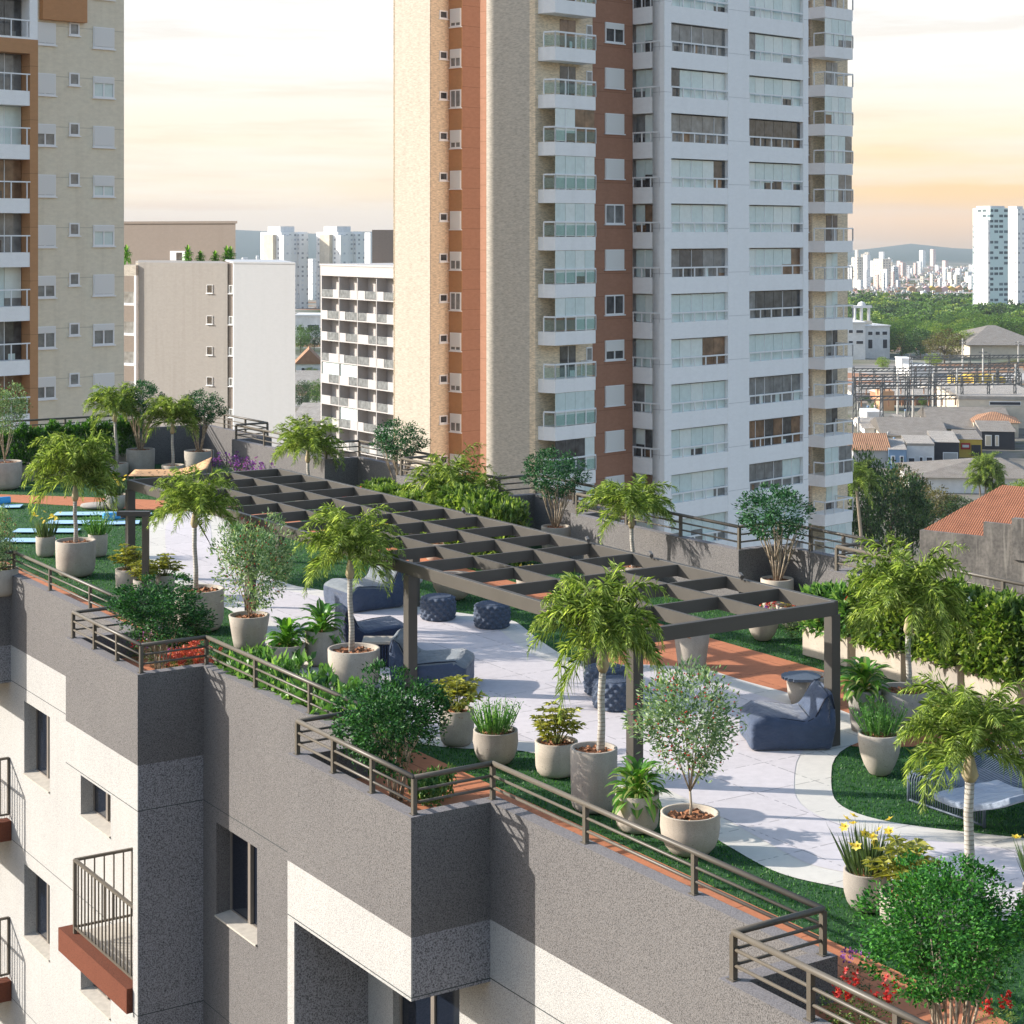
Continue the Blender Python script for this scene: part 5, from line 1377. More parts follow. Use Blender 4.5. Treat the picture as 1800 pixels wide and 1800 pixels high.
def block_mid():
    Y = 180; ang = R(-30); ow = (xat(243,Y), Y); o = empty('apartment_building', (*ow,0), ang); tag(o, 'low tan apartment block with a plain white end and a brown penthouse', 'apartment building')
    tx, ty, loc = cam_local(ow, ang); z460 = zat(461,Y)
    w_ = MB(); pb_(w_,0,tx(400,0),0,12,-44,z460); w_.build('wall', M['m_tan'], o)
    w_ = MB(); pb_(w_,tx(400,0)+.001,tx(414,0),.12,12,-44,z460-.02); w_.build('brown_wall', M['m_brown'], o)
    w_ = MB(); pb_(w_,tx(411,-1.2),tx(519,-1.2),-1.2,12,-44,z460); pb_(w_,tx(411,-1.2)-.05,tx(519,-1.2)+.05,-1.25,12.05,z460+.001,z460+.16); w_.build('white_wall', M['m_white'], o)
    w_ = MB(); pb_(w_,tx(205,12.1),tx(414,12.1),12.1,22,-20,zat(393,192)); pb_(w_,tx(205,12.1),tx(414,12.1)+.3,12.0,22.2,zat(393,192)+.001,zat(393,192)+.25); w_.build('penthouse', M['m_brown'], o)
    d_ = MB(front(12.1)); d_.box(tx(300,12.1),tx(326,12.1),0,.1,z460-.1,z460+.95,0); o2 = d_.build('door', M['t_frame'], o); d_ = MB(front(12.0)); d_.box(tx(311,12.1),tx(321,12.1),.001,.02,z460,z460+.8); d_.build('pane', M['g_dark'], o2)
    for i, y in enumerate((505,558,611,663,716,770)):
        zc = zat(y,Y)
        win(o, front(0), tx(364,0), tx(374,0), zc-.42, zc+.36, 0, dark='g_dark', fw=.035, split=False); win(o, front(.12), tx(401.5,0), tx(408,0), zc-.42, zc+.36, 0, dark='g_mid', fw=.06, split=False)
        zb = zc-1.55
        b = MB(); b.box(tx(214,0),-.02,-.3,2,zb-.2,zb,0); b.box(-.25,-.01,-.3,-.01,zb+.001,zb+2.7,0); bo = b.build('balcony', M['t_whitep'], o)
        g = MB(front(-.2)); xx = tx(232,0); g.box(tx(214,0),xx,-.5,-.47,zb,zb+1.1,6); g.box(xx,-.3,-.5,-.47,zb,zb+1.1,0); g.box(tx(214,0),-.3,-2.2,-2.1,zb,zb+2.6,4); g.build('railing', [M['t_whitep'],M['g_mid'],M['g_mid'],M['g_dark'],M['t_tan'],M['t_frame'],M['g_mid']], bo)
    w_ = MB(); pb_(w_,tx(214,0),-.02,1.99,12,-44,z460-.1); w_.box(tx(214,0),-.02,-.3,1.98,zat(485,Y),zat(466,Y)); w_.build('wall', M['t_cream'], o)
    r = random.Random(2)
    for px in (222, 330, 352, 378, 398, 405):
        q = empty('terrace_plant', (xat(px,188), 188, z460-.02)); tag(q, 'small plant on the flat roof terrace in front of the brown penthouse', 'plant', 'plants on the penthouse terrace'); k = link('leaves', ROS[0], q); k.scale = (1.3,1.3,1.6+r.random())
block_mid()
def block_grid():
    Y = 262; ang = math.atan2(-.83,.56); ow = (xat(566,Y), Y); o = empty('apartment_building', (*ow,0), ang); tag(o, 'grey block faced with a grid of open balconies, left of the big tower', 'apartment building')
    tx, ty, loc = cam_local(ow, ang); L_ = tx(698,0); zt = zat(468,Y-6); GM = [M[x] for x in GL]
    f = MB(); f.box(-.3,L_,1.5,12,-44,zt-.1,0); f.box(-.3,0,-.05,1.49,-44,zt-.05,1); f.box(-.3,L_+.3,-.1,1.5,zt-1.4,zt,1); f.box(-.4,L_+.4,-.2,12.1,zt+.001,zt+.25,1); f.build('wall', [M['g_back'], M['g_frame']], o)
    cw = L_/4
    for r_ in range(9):
        zf = zt-1.4-2.95*(r_+1)
        for c in range(4):
            x0 = c*cw; b = MB(); b.box(x0,x0+cw-.14,-.12,1.49,zf-.16,zf,1); b.box(x0+cw-.139,x0+cw,-.1,1.49,zf-.16,zf+2.79,1)
            wd = rt.uniform(.25,.55)*cw; l = rt.random() < .5; xa = x0+.1 if l else x0+cw-.2-wd
            b.box(xa,xa+wd,-.10,-.02,zf+.001,zf+1.1,1); bo = b.build('balcony', [M['g_back'], M['g_frame']], o)
            g = MB(front(-.0)); xg0, xg1 = (xa+wd, x0+cw-.2) if l else (x0+.1, xa)
            g.box(xg0,xg1,.03,.05,zf+.05,zf+1.08,2); g.build('railing', GM, bo)
            g = panes(front(1.45), x0+.15+cw*.4, x0+cw-.3, zf, zf+2.2, 0, 2, 'open'); g.build('door', GM, bo)
            if rt.random() < .18:
                g = panes(front(.1), x0+.1, x0+cw-.2, zf+1.1, zf+2.7, 0, 4, 'blind'); g.build('glazing', GM, bo)
block_grid()
bx = MB(); Yq = 275; bx.box(0,8,0,8,-20,zat(404,Yq)); q = bx.build('stair_tower', M['m_brown']); q.location = (xat(654,Yq),Yq,0); tag(q,'plain pink brown stair tower rising behind the balcony grid block','building')
# ================================================================ the city beyond
GP = [(0,-40.5),(1100,-40.5),(2000,-52),(3000,-68),(4200,-84),(6000,-92),(9000,-92)]
def zg(d):
    for (a, za), (b, zb) in zip(GP[:-1], GP[1:]):
        if d <= b: return za+(zb-za)*(d-a)/(b-a)
    return GP[-1][1]
def gp(px, py):
    lo, hi = 60.0, 8900.0
    for _ in range(60):
        m = (lo+hi)/2
        if H-(py-YH)*m/F > zg(m): lo = m
        else: hi = m
    return xat(px, lo), lo, zg(lo)
def ground():
    r = np.random.RandomState(8); ds = np.concatenate([[1], np.linspace(30, 1000, 40), np.geomspace(1040, 9900, 70)]); th = np.linspace(R(18), R(162), 121)
    V = np.zeros((len(ds), len(th), 3), np.float32)
    for i, d in enumerate(ds):
        V[i,:,0] = d*np.cos(th); V[i,:,1] = d*np.sin(th)
        Y = V[i,:,1]; V[i,:,2] = np.interp(np.maximum(Y, d*.6), [a for a,_ in GP], [b for _,b in GP])
        if d > 6200:
            k = min(1, (d-6200)/2800); px = 900 + F*np.cos(th)/np.sin(th)
            # ridge line of the far hills
            tgt = np.interp(px, [-4000,-600,150,330,420,450,520,600,680,1000,1440,1530,1560,1625,1660,1700,1760,2400,6000], [425,416,408,405,404,402,412,410,404,412,441,437,433,428,433,441,440,436,440])
            top = H-(tgt-YH)*9000*np.sin(th)/F
            V[i,:,2] = V[i,:,2]*(1-k**1.5)+top*k**1.5 + 9*k*np.sin(px*.11+d*.004)*np.sin(px*.037+1)
            if d > 9200: V[i,:,2] = top - (d-9200)*.3
    m, n = len(ds), len(th); a = (np.arange(m-1)[:,None]*n+np.arange(n-1)[None]).ravel()
    me = np_mesh('ground', V.reshape(-1,3), np.stack([a, a+n, a+n+1, a+1], 1), M['city_ground'], smooth=True)
    structure(link('ground', me))
def city_ground():
    m, nt, b, _ = nodes('city_ground'); co = coord(nt)
    v = nt.nodes.new('ShaderNodeTexVoronoi'); v.inputs['Scale'].default_value = .045; nt.links.new(co, v.inputs['Vector'])
    vs_ = nt.nodes.new('ShaderNodeSeparateColor'); nt.links.new(v.outputs['Color'], vs_.inputs[0])
    roofs = ramp(nt, vs_.outputs[0], [(0,(.30,.27,.24)),(.25,(.36,.20,.13)),(.45,(.45,.43,.40)),(.7,(.22,.21,.20)),(.85,(.5,.47,.43)),(1,(.30,.16,.10))], 'CONSTANT')
    green = ramp(nt, noise(nt, co, .06, 4), [(.3,(.02,.04,.012)),(.7,(.06,.09,.025))])
    mask = ramp(nt, noise(nt, co, .006, 4), [(.42,0),(.55,1)])
    col = mix(nt, mask, roofs, green)
    sep = nt.nodes.new('ShaderNodeSeparateXYZ'); nt.links.new(co, sep.inputs[0])
    near = ramp(nt, math_(nt, 'DIVIDE', sep.outputs[1], 800.0), [(.0,1),(.55,1),(.75,0)])
    asph = ramp(nt, noise(nt, co, .12, 4), [(.3,(.13,.125,.115)),(.5,(.22,.20,.17)),(.7,(.09,.11,.05))])
    col = mix(nt, near, col, asph)
    far = ramp(nt, math_(nt, 'DIVIDE', sep.outputs[1], 10000.0), [(.55,0),(.66,1)])
    col = mix(nt, far, col, (.04,.07,.06))
    nt.links.new(col, b.inputs['Base Color']); b.inputs['Roughness'].default_value = 1; b.inputs['Specular IOR Level'].default_value = 0; return m
M['city_ground'] = city_ground(); ground()
tr_later = []
for k_, c in dict(h_white=(.72,.71,.69),h_cream=(.66,.58,.46),h_blue=(.20,.31,.45),h_grey=(.42,.42,.41),h_dark=(.05,.052,.06),h_yellow=(.60,.42,.08),h_orange=(.52,.31,.18),h_pink=(.62,.42,.42),h_brick=(.42,.22,.13)).items():
    M[k_] = mat(k_, c, .9, .07, .8, big=.15, bigscale=.25, spec=.1)
def tiles(name, c, sc_=1.0):
    m, nt, b, _ = nodes(name); co = coord(nt, 'obj')
    wv = nt.nodes.new('ShaderNodeTexWave'); wv.wave_type = 'BANDS'; wv.bands_direction = 'X'; wv.inputs['Scale'].default_value = 1.1*sc_; wv.inputs['Distortion'].default_value = .6; nt.links.new(co, wv.inputs[0])
    w2 = nt.nodes.new('ShaderNodeTexWave'); w2.wave_type = 'BANDS'; w2.bands_direction = 'Y'; w2.inputs['Scale'].default_value = .8*sc_; w2.inputs['Distortion'].default_value = 1.2; nt.links.new(co, w2.inputs[0])
    k = math_(nt, 'MULTIPLY', wv.outputs[1], math_(nt, 'ADD', math_(nt, 'MULTIPLY', w2.outputs[1], .5), .5))
    n = noise(nt, co, .6, 4)
    col = ramp(nt, k, [(.05, tuple(x*.35 for x in c)), (.35, c), (1, tuple(min(1,x*1.25) for x in c))])
    col = mix(nt, ramp(nt, n, [(.35,0),(.7,.6)]), col, mix(nt, 1, col, (.62,.58,.55), 'MULTIPLY'))
    nt.links.new(col, b.inputs['Base Color']); b.inputs['Roughness'].default_value = .95; bump(nt, b, k, .6, .15); return m
M['tile_roof'] = tiles('clay_tiles', (.34,.135,.07)); M['tile_orange'] = tiles('orange_tiles', (.46,.24,.13), .7); M['sheet_roof'] = tiles('grey_sheet_roof', (.36,.32,.275), 3.2); M['sheet_pale'] = tiles('pale_sheet_roof', (.55,.50,.44), 3)
def stained():
    m, nt, b, _ = nodes('stained_render'); co = coord(nt)
    n = noise(nt, coord(nt,'pos',(.5,.5,.22)), 1.0, 6, .7); n2 = noise(nt, coord(nt,'pos',(1.2,1.2,.10)), 1.4, 5); n3 = noise(nt, co, 3, 3)
    col = ramp(nt, n, [(.32,(.05,.047,.042)),(.48,(.10,.093,.083)),(.62,(.18,.165,.145)),(.8,(.30,.275,.23))])
    col = mix(nt, ramp(nt, n2, [(.55,0),(.68,.8)]), col, (.30,.28,.24)); col = mix(nt, .35, col, ramp(nt, n3, [(.3,(.06,.055,.05)),(.7,(.22,.2,.18))]))
    nt.links.new(col, b.inputs['Base Color']); b.inputs['Roughness'].default_value = 1; return m
M['stained'] = stained()
def house(px0, px1, yb, ywall, rise, depth, label, wall='h_white', roof='sheet_roof', kind='gable', ang=0, wins=(), door=None, over=.5, name='house', cat='house', group='low houses of the street below', wcol='h_dark'):
    X0, Y, z = gp(px0, yb); X1 = xat(px1, Y); Lw = X1-X0; hw = (yb-ywall)*Y/F
    o = empty(name, (X0, Y, z), R(ang)); tag(o, label, cat, group)
    w_ = MB(); w_.box(0,Lw,0,depth,-6,hw); w_.build('wall', M[wall], o)
    rz = rise*Y/F; r_ = MB(); e = over
    if kind == 'gable':      # ridge along the front
        r_.add([(-e,-e,hw-.1),(Lw+e,-e,hw-.1),(Lw+e,depth/2,hw+rz),(-e,depth/2,hw+rz),(-e,depth+e,hw-.1),(Lw+e,depth+e,hw-.1)], [(0,1,2,3),(3,2,5,4),(0,3,4),(1,5,2),(0,4,5,1)])
    elif kind == 'hip':
        q = min(Lw,depth)*.45; r_.add([(-e,-e,hw),(Lw+e,-e,hw),(Lw+e,depth+e,hw),(-e,depth+e,hw),(q,depth/2,hw+rz),(Lw-q,depth/2,hw+rz)], [(0,1,5,4),(1,2,5),(2,3,4,5),(3,0,4),(0,3,2,1)])
    elif kind == 'apex':
        r_.add([(-e,-e,hw),(Lw+e,-e,hw),(Lw+e,depth+e,hw),(-e,depth+e,hw),(Lw*.62,depth/2,hw+rz),(Lw*.80,depth/2,hw+rz)], [(0,1,5,4),(1,2,5),(2,3,4,5),(3,0,4),(0,3,2,1)])
    elif kind == 'shed':
        r_.add([(-e,-e,hw),(Lw+e,-e,hw),(Lw+e,depth+e,hw+rz),(-e,depth+e,hw+rz),(-e,depth+e,hw-.05),(Lw+e,depth+e,hw-.05)], [(0,1,2,3),(1,5,2),(0,3,4),(3,2,5,4),(0,4,5,1)])
    elif kind == 'front':    # gable end to the street
        r_.add([(-e,-e,hw),(Lw+e,-e,hw),(Lw/2,-e,hw+rz),(-e,depth+e,hw),(Lw+e,depth+e,hw),(Lw/2,depth+e,hw+rz)], [(0,2,1),(3,4,5),(0,3,5,2),(1,2,5,4),(0,1,4,3)])
    else:
        r_.box(-e,Lw+e,-e,depth+e,hw+.001,hw+max(.3,rz))
    r_.build('roof', M[roof], o)
    for (a, b, c, d) in wins:
        m_ = MB(); m_.box(a*Lw,b*Lw,-.12,-.002,c*hw,d*hw); q = m_.build('window', M['t_frame'], o)
        m_ = MB(); m_.box(a*Lw+.15,b*Lw-.15,-.16,-.121,c*hw+.15,d*hw-.15); m_.build('pane', M[wcol], q)
    if door: m_ = MB(); m_.box(door[0]*Lw,door[1]*Lw,-.1,-.003,0,door[2]*hw); m_.build('door', M['h_dark'], o)
    return o, Lw, hw, depth
# the stained wall with the tiled roof, nearest on the right
def old_house():
    X0, Y, z = gp(1622, 1125); o = empty('old_house', (X0, Y, z), R(-38)); tag(o, 'old house with a stained bare concrete wall and a clay tile roof, right edge', 'house')
    h = (1125-932)*Y/F; w_ = MB(); w_.box(0,18,0,.5,-8,h); w_.box(7.6,11.2,-.02,.52,h+.001,h+1.7); w_.box(11.2,18,-.4,.6,h-2.2,h+2.5); w_.box(-.4,0,0,13,-8,h-.02); w_.build('wall', M['stained'], o)
    r_ = MB(); r_.add([(-.6,.45,h-.25),(24,.45,h-.25),(24,9,h+4.9),(6.0,9,h+4.9),(-.6,13,h-.25),(24,13,h-.25),(-.6,12,h-.3)], [(0,1,2,3),(3,2,5,4),(0,3,4)]); r_.build('roof', M['tile_roof'], o)
old_house()
house(1603,1815,866,838,24,20,'white house with a wide hipped grey roof in front of the palm','h_white','sheet_roof','apex',-5,((.06,.10,.25,.75),(.14,.16,.25,.8),(.86,.9,.3,.7)),over=1)
house(1500,1561,822,790,22,16,'grey walled house with an orange tile roof','h_grey','tile_orange','gable',-4,over=.6)
house(1562,1593,824,790,6,14,'small blue house with two white windows','h_blue','sheet_pale','shed',-8,((.14,.36,.25,.68),(.62,.84,.25,.68)),over=.1)
house(1594,1641,818,783,4,16,'white shopfront beside the small blue house','h_white','sheet_pale','flat',-8,((.05,.3,.05,.4),(.45,.6,.05,.45),(.7,.95,.05,.45)),over=.1)
house(1642,1685,812,777,6,16,'dark fronted garage beside the yellow shop','h_dark','sheet_pale','shed',-8,((.35,.95,.1,.5),),over=.2,wcol='h_grey')
q = house(1685,1725,804,772,5,14,'yellow fronted shop with a red and white sign','h_yellow','sheet_roof','shed',-8,over=.2)
s = MB(); s.box(.1*q[1],.5*q[1],-.2,-.02,.45*q[2],.8*q[2],0); s.box(.16*q[1],.44*q[1],-.22,-.201,.56*q[2],.70*q[2],1); s.box(.55*q[1],.95*q[1],-.2,-.02,.1*q[2],.7*q[2],2); s.build('sign', [M['red_petal'],M['h_white'],M['h_dark']], q[0])
house(1726,1782,790,758,5,18,'dark walled workshop right of the yellow shop','h_dark','sheet_roof','shed',-10,((.1,.3,.2,.8),(.4,.52,.2,.8)),over=.3,wcol='h_cream')
house(1555,1660,782,764,20,30,'low building with a broad worn grey roof behind the shops','h_cream','sheet_roof','gable',-6,over=.8)
house(1640,1775,768,752,24,40,'long low building with a brown grey roof','h_cream','sheet_roof','gable',-8,over=.8)
house(1520,1600,764,752,10,24,'low shed with a pale sheet roof beside the tower','h_white','sheet_pale','gable',-4,over=.6)
house(1686,1830,752,702,6,40,'cream warehouse with a strip of high windows','h_cream','sheet_pale','flat',-5,((.36,.74,.80,.94),),over=.2)
house(1712,1788,768,742,14,14,'cream house with an orange tile roof before the warehouse','h_cream','tile_orange','hip',-10,((.2,.28,.3,.7),),over=.6)
house(1548,1572,722,690,2,10,'square orange rendered house near the pylons','h_orange','h_orange','flat',-3,over=0)
house(1524,1552,748,726,2,10,'small white tiled building near the pylons','h_white','h_white','flat',0,over=0)
for i,(a,b,y,h,lb) in enumerate(((1684,1718,682,15,'left yellow shed among the pylons'),(1712,1752,684,20,'middle yellow shed among the pylons'),(1750,1768,678,12,'small right yellow shed among the pylons'))):
    house(a,b,y,y-h,2,14,lb,'h_yellow','h_yellow','flat',0,over=0,name='shed',cat='shed',group='yellow sheds')
house(1562,1690,712,696,8,20,'brick building with a white sheet roof under the pylons','h_brick','sheet_pale','gable',4,over=.5)
house(1500,1612,700,690,6,18,'long white roofed shed behind the pylons','h_white','sheet_pale','gable',4,over=.5)
house(1640,1800,694,684,5,18,'long white roofed shed in front of the yellow sheds','h_white','sheet_pale','gable',4,over=.5)
house(1488,1521,632,568,2,20,'left white block of the old factory with rows of openings','h_white','h_white','flat',0,((.1,.35,.72,.82),(.5,.9,.72,.82),(.1,.35,.42,.52),(.5,.9,.42,.52)),over=.3,name='factory_building',cat='factory')
house(1521,1567,630,574,2,30,'grey block of the old factory with a blue door','h_white','h_white','flat',12,((.1,.3,.72,.85),(.4,.6,.72,.85),(.68,.9,.72,.85),(.1,.3,.3,.6),(.7,.9,.3,.6)),over=.4,name='factory_building',cat='factory')
X0, Y, z = gp(1502, 630); o = empty('lookout_tower', (xat(1502,Y+8), Y+8, zat(570,Y+8)), 0); tag(o, 'open white lookout turret on the roof of the old factory', 'tower')
k = Y/F
for x in (0, 12, 25): b = MB(); b.box(x*k, (x+3)*k, 0, 3*k, -3*k, 29*k); b.box(x*k, (x+3)*k, 10*k, 13*k, -3*k, 29*k); b.build('post', M['h_white'], o)
b = MB(); b.box(-2*k, 31*k, -2*k, 15*k, 29*k+.01, 33*k); b.lathe([(8*k,33*k),(6*k,38*k),(0,41*k)], 12, (14*k,6*k,0)); b.build('roof', M['h_white'], o); b = MB(); b.box(-2*k,31*k,-2*k,15*k,-5*k,6*k); b.build('base', M['h_cream'], o)
house(1705,1830,628,606,28,60,'wide brown grey roofed hall in front of the park','h_cream','sheet_roof','hip',-4,over=2,name='hall',cat='hall')
house(1600,1640,664,646,3,14,'white building among the pylons','h_white','h_white','flat',0,over=.2)
house(1585,1604,660,632,2,10,'narrow white and blue block among the pylons','h_white','h_white','flat',0,over=.2)
r = random.Random(61)
for i in range(46):
    px, yb = r.uniform(1500,1800), r.uniform(700,800)
    X, Y, z = gp(px, yb); s_ = Y/F; hh = r.uniform(14,26)*s_
    if i % 3 == 0:
        o = empty('water_tank', (X,Y,z)); tag(o, 'small roof water tank on a stand among the low houses', 'water tank', 'roof water tanks'); b = MB(); b.lathe([(2*s_,hh),(2.3*s_,hh+3.5*s_),(0,hh+4*s_)], 12); b.build('tank', M[r.choice(['h_blue','h_grey','h_white'])], o, True); b = MB(); b.box(-1.8*s_,1.8*s_,-1.8*s_,1.8*s_,0,hh-.01); b.build('stand', M['h_grey'], o)
    elif i % 3 == 1:
        w_ = r.uniform(8,20)*s_; d = r.uniform(8,16)*s_; hb = r.uniform(9,16)*s_; o = empty('small_house', (X,Y,z), R(r.uniform(-12,6))); tag(o, 'small plain house squeezed between the larger roofs of the street', 'house', 'small houses between the roofs')
        b = MB(); b.box(0,w_,0,d,-4,hb); b.build('wall', M[r.choice(['h_white','h_cream','h_grey','h_brick'])], o); b = MB(); b.add([(-.2,-.2,hb),(w_+.2,-.2,hb),(w_+.2,d+.2,hb+3*s_),(-.2,d+.2,hb+3*s_)],[(0,1,2,3)]); b.build('roof', M[r.choice(['sheet_pale','sheet_roof','tile_orange','tile_roof'])], o)
    else:
        tr_later.append((px, yb, r.uniform(12,22), r.uniform(14,24), r.choice('abc')))
# pylons and gantries of the substation
def gantry(px0, px1, yb, h, label, n):
    X0, Y, z = gp(px0, yb); X1 = xat(px1, Y); L_ = X1-X0; hh = h*Y/F; o = empty('power_gantry', (X0,Y,z), R(9)); tag(o, label, 'power gantry', 'steel gantries of the substation')
    t = .28
    for i in range(n+1):
        x = L_*i/n; p = MB()
        for dx in (-.5,.5): p.bar((x+dx,0,0),(x+dx*.4,0,hh*(1.0 if i%2 else 1.12)), t*.8)
        for j in range(6): a = hh*j/6; b = hh*(j+1)/6; p.bar((x-.45,0,a),(x+.45,0,b), t*.5)
        p.build('pylon', M['h_steel'], o)
    for zf in (.62,.93):
        b = MB(); z0 = hh*zf; b.bar((0,0,z0),(L_,0,z0),t*1.1); b.bar((0,0,z0+.9),(L_,0,z0+.9),t*1.1)
        m_ = max(4,int(L_/1.6))
        for j in range(m_): b.bar((L_*j/m_,0,z0),(L_*(j+1)/m_,0,z0+.9),t*.6)
        b.build('beam', M['h_steel'], o)
    for j in range(int(n*2)):
        s = MB(); x = L_*(j+.5)/(n*2); s.tube([(x,-.2,hh*.62),(x,-.2,hh*.62-1.6)], .16, 6); s.build('insulator', M['h_brick'], o)
M['h_steel'] = flat('weathered_steel', (.13,.13,.125), .7); M['h_post'] = flat('pale_pole', (.50,.48,.44), .8)
gantry(1502,1800,752,78,'nearest row of dark gantries in front of the warehouse',6)
gantry(1512,1810,722,62,'second row of dark steel gantries of the substation',7)
gantry(1500,1805,700,50,'third row of thin steel gantries of the substation',8)
gantry(1600,1820,672,44,'farthest row of steel gantries, behind the yellow sheds',6)
r = random.Random(9)
for i,(px, yb, h) in enumerate(((1578,745,92),(1682,748,100),(1605,748,80),(1640,742,85),(1662,740,60),(1549,738,66),(1745,735,74),(1785,720,80),(1790,640,40),(1692,650,55),(1728,708,95),(1654,745,72))):
    X, Y, z = gp(px, yb); o = empty('utility_pole', (X,Y,z)); tag(o, 'slender pole rising among the substation gantries', 'utility pole', 'poles of the substation'); hh = h*Y/F
    p = MB(); p.tube([(0,0,0),(0,0,hh)], [.34,.22], 8); p.build('post', M['h_post'], o); p = MB()
    for zf in (.93,.84): p.box(-1.2,1.2,-.1,.1,hh*zf,hh*zf+.18)
    p.build('crossarm', M['h_steel'], o)
# city trees
def tree_mesh(seed, lm, n=3600, ls=.095, clumps=60, flat_=.8):
    V, Fc = ball_mesh(seed, lm, n, ls, .62, clumps, .28, flat_, .45, .3); return np_mesh('crown', V, Fc, [M[lm]])
M['tree_a'] = leaf('tree_leaf_dark', (.03,.075,.02), (.09,.18,.045), .25, .5); M['tree_b'] = leaf('tree_leaf_mid', (.07,.16,.025), (.19,.32,.05), .3, .5)
M['tree_c'] = leaf('tree_leaf_light', (.17,.27,.03), (.38,.46,.08), .3, .5); M['tree_d'] = leaf('tree_leaf_olive', (.11,.10,.03), (.22,.20,.07), .3, .5)
TM = {k: [tree_mesh(s+i, 'tree_'+k) for i in range(2)] for s, k in ((1001,'a'),(1011,'b'),(1021,'c'),(1031,'d'))}
def trunk_mesh():
    mb = MB(); mb.tube([(0,0,-1.0),(.03,0,-.55),(0,.02,-.1)], [.07,.05,.035], 7)
    for a in range(5): mb.tube([(0,.01,-.5),(.28*math.cos(a*1.3),.28*math.sin(a*1.3),-.12),(.55*math.cos(a*1.3),.55*math.sin(a*1.3),.15)], [.035,.025,.012], 5)
    o = mb.build('trunk', M['stem_dark']); me = o.data; bpy.data.objects.remove(o); return me
TRUNK = trunk_mesh()
def tree(px, yb, w, h, kind, label, group, i=0, tall=0):
    X, Y, z = gp(px, yb); rx = w/2*Y/F; hh = h*Y/F; o = empty('tree', (X, Y, z)); tag(o, label, 'tree', group)
    rz = hh*.47 if tall else min(hh*.46, rx*1.15); k = link('crown', TM[kind][i%2], o); k.location = (0,0,hh-rz*.9); k.scale = (rx,rx,rz/.8*.95); k.rotation_euler = (0,0,px*.7)
    t = link('trunk', TRUNK, o); t.location = (0,0,hh-rz*.9); t.scale = (rx*.6,rx*.6,hh-rz*.9)
    return o
TREES = [(1520,1000,84,200,'a','dark tall tree against the right side of the big tower',1),(1566,990,112,176,'a','broad dark tree in the middle of the clump right of the tower',1),(1604,985,84,126,'a','dark leafy tree at the right of the clump beside the tower',1),
 (1592,905,84,80,'d','olive green tree behind the dark clump',0),(1640,925,92,66,'d','olive tree in front of the white house',1),(1680,930,70,58,'a','dark low tree beside the old tile roof',0),(1790,905,60,60,'c','bright yellow green tree above the tile roof at the right edge',0),(1765,912,44,38,'c','small bright tree beside the palm above the tile roof',0),(1616,950,60,70,'a','dark tree just left of the stained wall',0)]
for i, t in enumerate(TREES): tree(*t[:6], None, i, t[6])
X, Y, z = gp(1516, 1000); o = empty('palm_tree', (X-1,Y-4,z)); tag(o, 'tall bare trunked palm in front of the dark trees by the tower', 'palm tree'); hh = 150*Y/F
p = MB(); p.tube([(.4,0,0),(0,0,hh*.5),(-.6,0,hh)], [.3,.24,.2], 8); p.build('trunk', M['stem'], o); k = link('crown', PALM[1], o); k.location = (-.6,0,hh); k.scale = (4,4,4)
X, Y, z = gp(1543, 990); o = empty('bare_tree', (X,Y-9,z)); tag(o, 'pale forked bare tree in front of the dark clump', 'tree'); s = Y/F
p = MB(); p.tube([(0,0,0),(0,0,45*s)], [5*s*.5,4*s*.5], 8); p.tube([(0,0,38*s),(-8*s,0,60*s),(-10*s,0,72*s)], [3*s*.6,2.2*s*.6,1*s*.6], 7); p.tube([(0,0,42*s),(8*s,0,62*s),(9*s,0,70*s)], [3*s*.6,2.2*s*.6,1*s*.6], 7); p.tube([(0,0,22*s),(12*s,0,38*s),(16*s,0,46*s)], [2.4*s*.6,2*s*.6,1*s*.6], 7); p.build('trunk', M['stem'], o, True)
X, Y, z = gp(1730, 925); o = empty('palm_tree', (X,Y,z)); tag(o, 'multi stemmed palm standing above the old tile roof', 'palm tree'); s = Y/F
for i,(dx,h,cr) in enumerate(((-8,70,26),(3,96,34),(14,82,28),(22,62,20))):
    p = MB(); p.tube([(dx*.3*s,0,0),(dx*s,0,h*s)], [2.6*s,1.6*s], 8); p.build('trunk', M['stem'], o); k = link('crown', PALM[i], o); k.location = (dx*s,0,h*s); k.scale = (cr*s,)*3
for i, t in enumerate(tr_later): tree(*t, 'small street tree among the low roofs near the substation', 'street trees among the roofs', i)
# the park: its front trees one by one, the wood behind as one mass
PK = []
r = random.Random(21)
for px in range(1486, 1830, 17):
    PK.append((px+r.uniform(-6,6), 590+r.uniform(-8,10), r.uniform(34,52), r.uniform(24,36), r.choice('bbcbca')))
for px in range(1492, 1720, 20):
    PK.append((px+r.uniform(-6,6), 616+r.uniform(-8,6), r.uniform(36,54), r.uniform(28,42), r.choice('bbccda')))
PK += [(1585,628,66,56,'b'),(1618,632,62,52,'a'),(1660,640,70,56,'d'),(1690,622,62,40,'c'),(1640,645,34,22,'c'),(1742,604,72,50,'b'),(1778,604,70,48,'b'),(1700,600,50,34,'b')]
for i, t in enumerate(PK): tree(*t, dict(a='dark green tree of the park beyond the substation',b='mid green tree of the park beyond the substation',c='light yellow green tree of the park beyond the substation',d='olive brown tree of the park beyond the substation')[t[4]], {'a':'dark park trees','b':'mid green park trees','c':'light park trees','d':'olive park trees'}[t[4]], i)
for (px, yb, w, h, k, lb) in ((528,620,40,46,'b','tree in the gap between the white end wall and the balcony grid block'),(552,618,44,44,'a','dark tree in the gap left of the balcony grid block'),(530,722,44,50,'a','dark palm like tree low in the gap beside the white wall'),(556,716,40,46,'b','green tree low in the gap beside the balcony grid block'),(548,660,24,14,'c','small bush on the roofs in the gap'),(1552,650,26,22,'c','small bright palm like tree beside the old factory'),(1572,706,20,20,'b','small tree among the pylons')): tree(px, yb, w, h, k, lb, None)
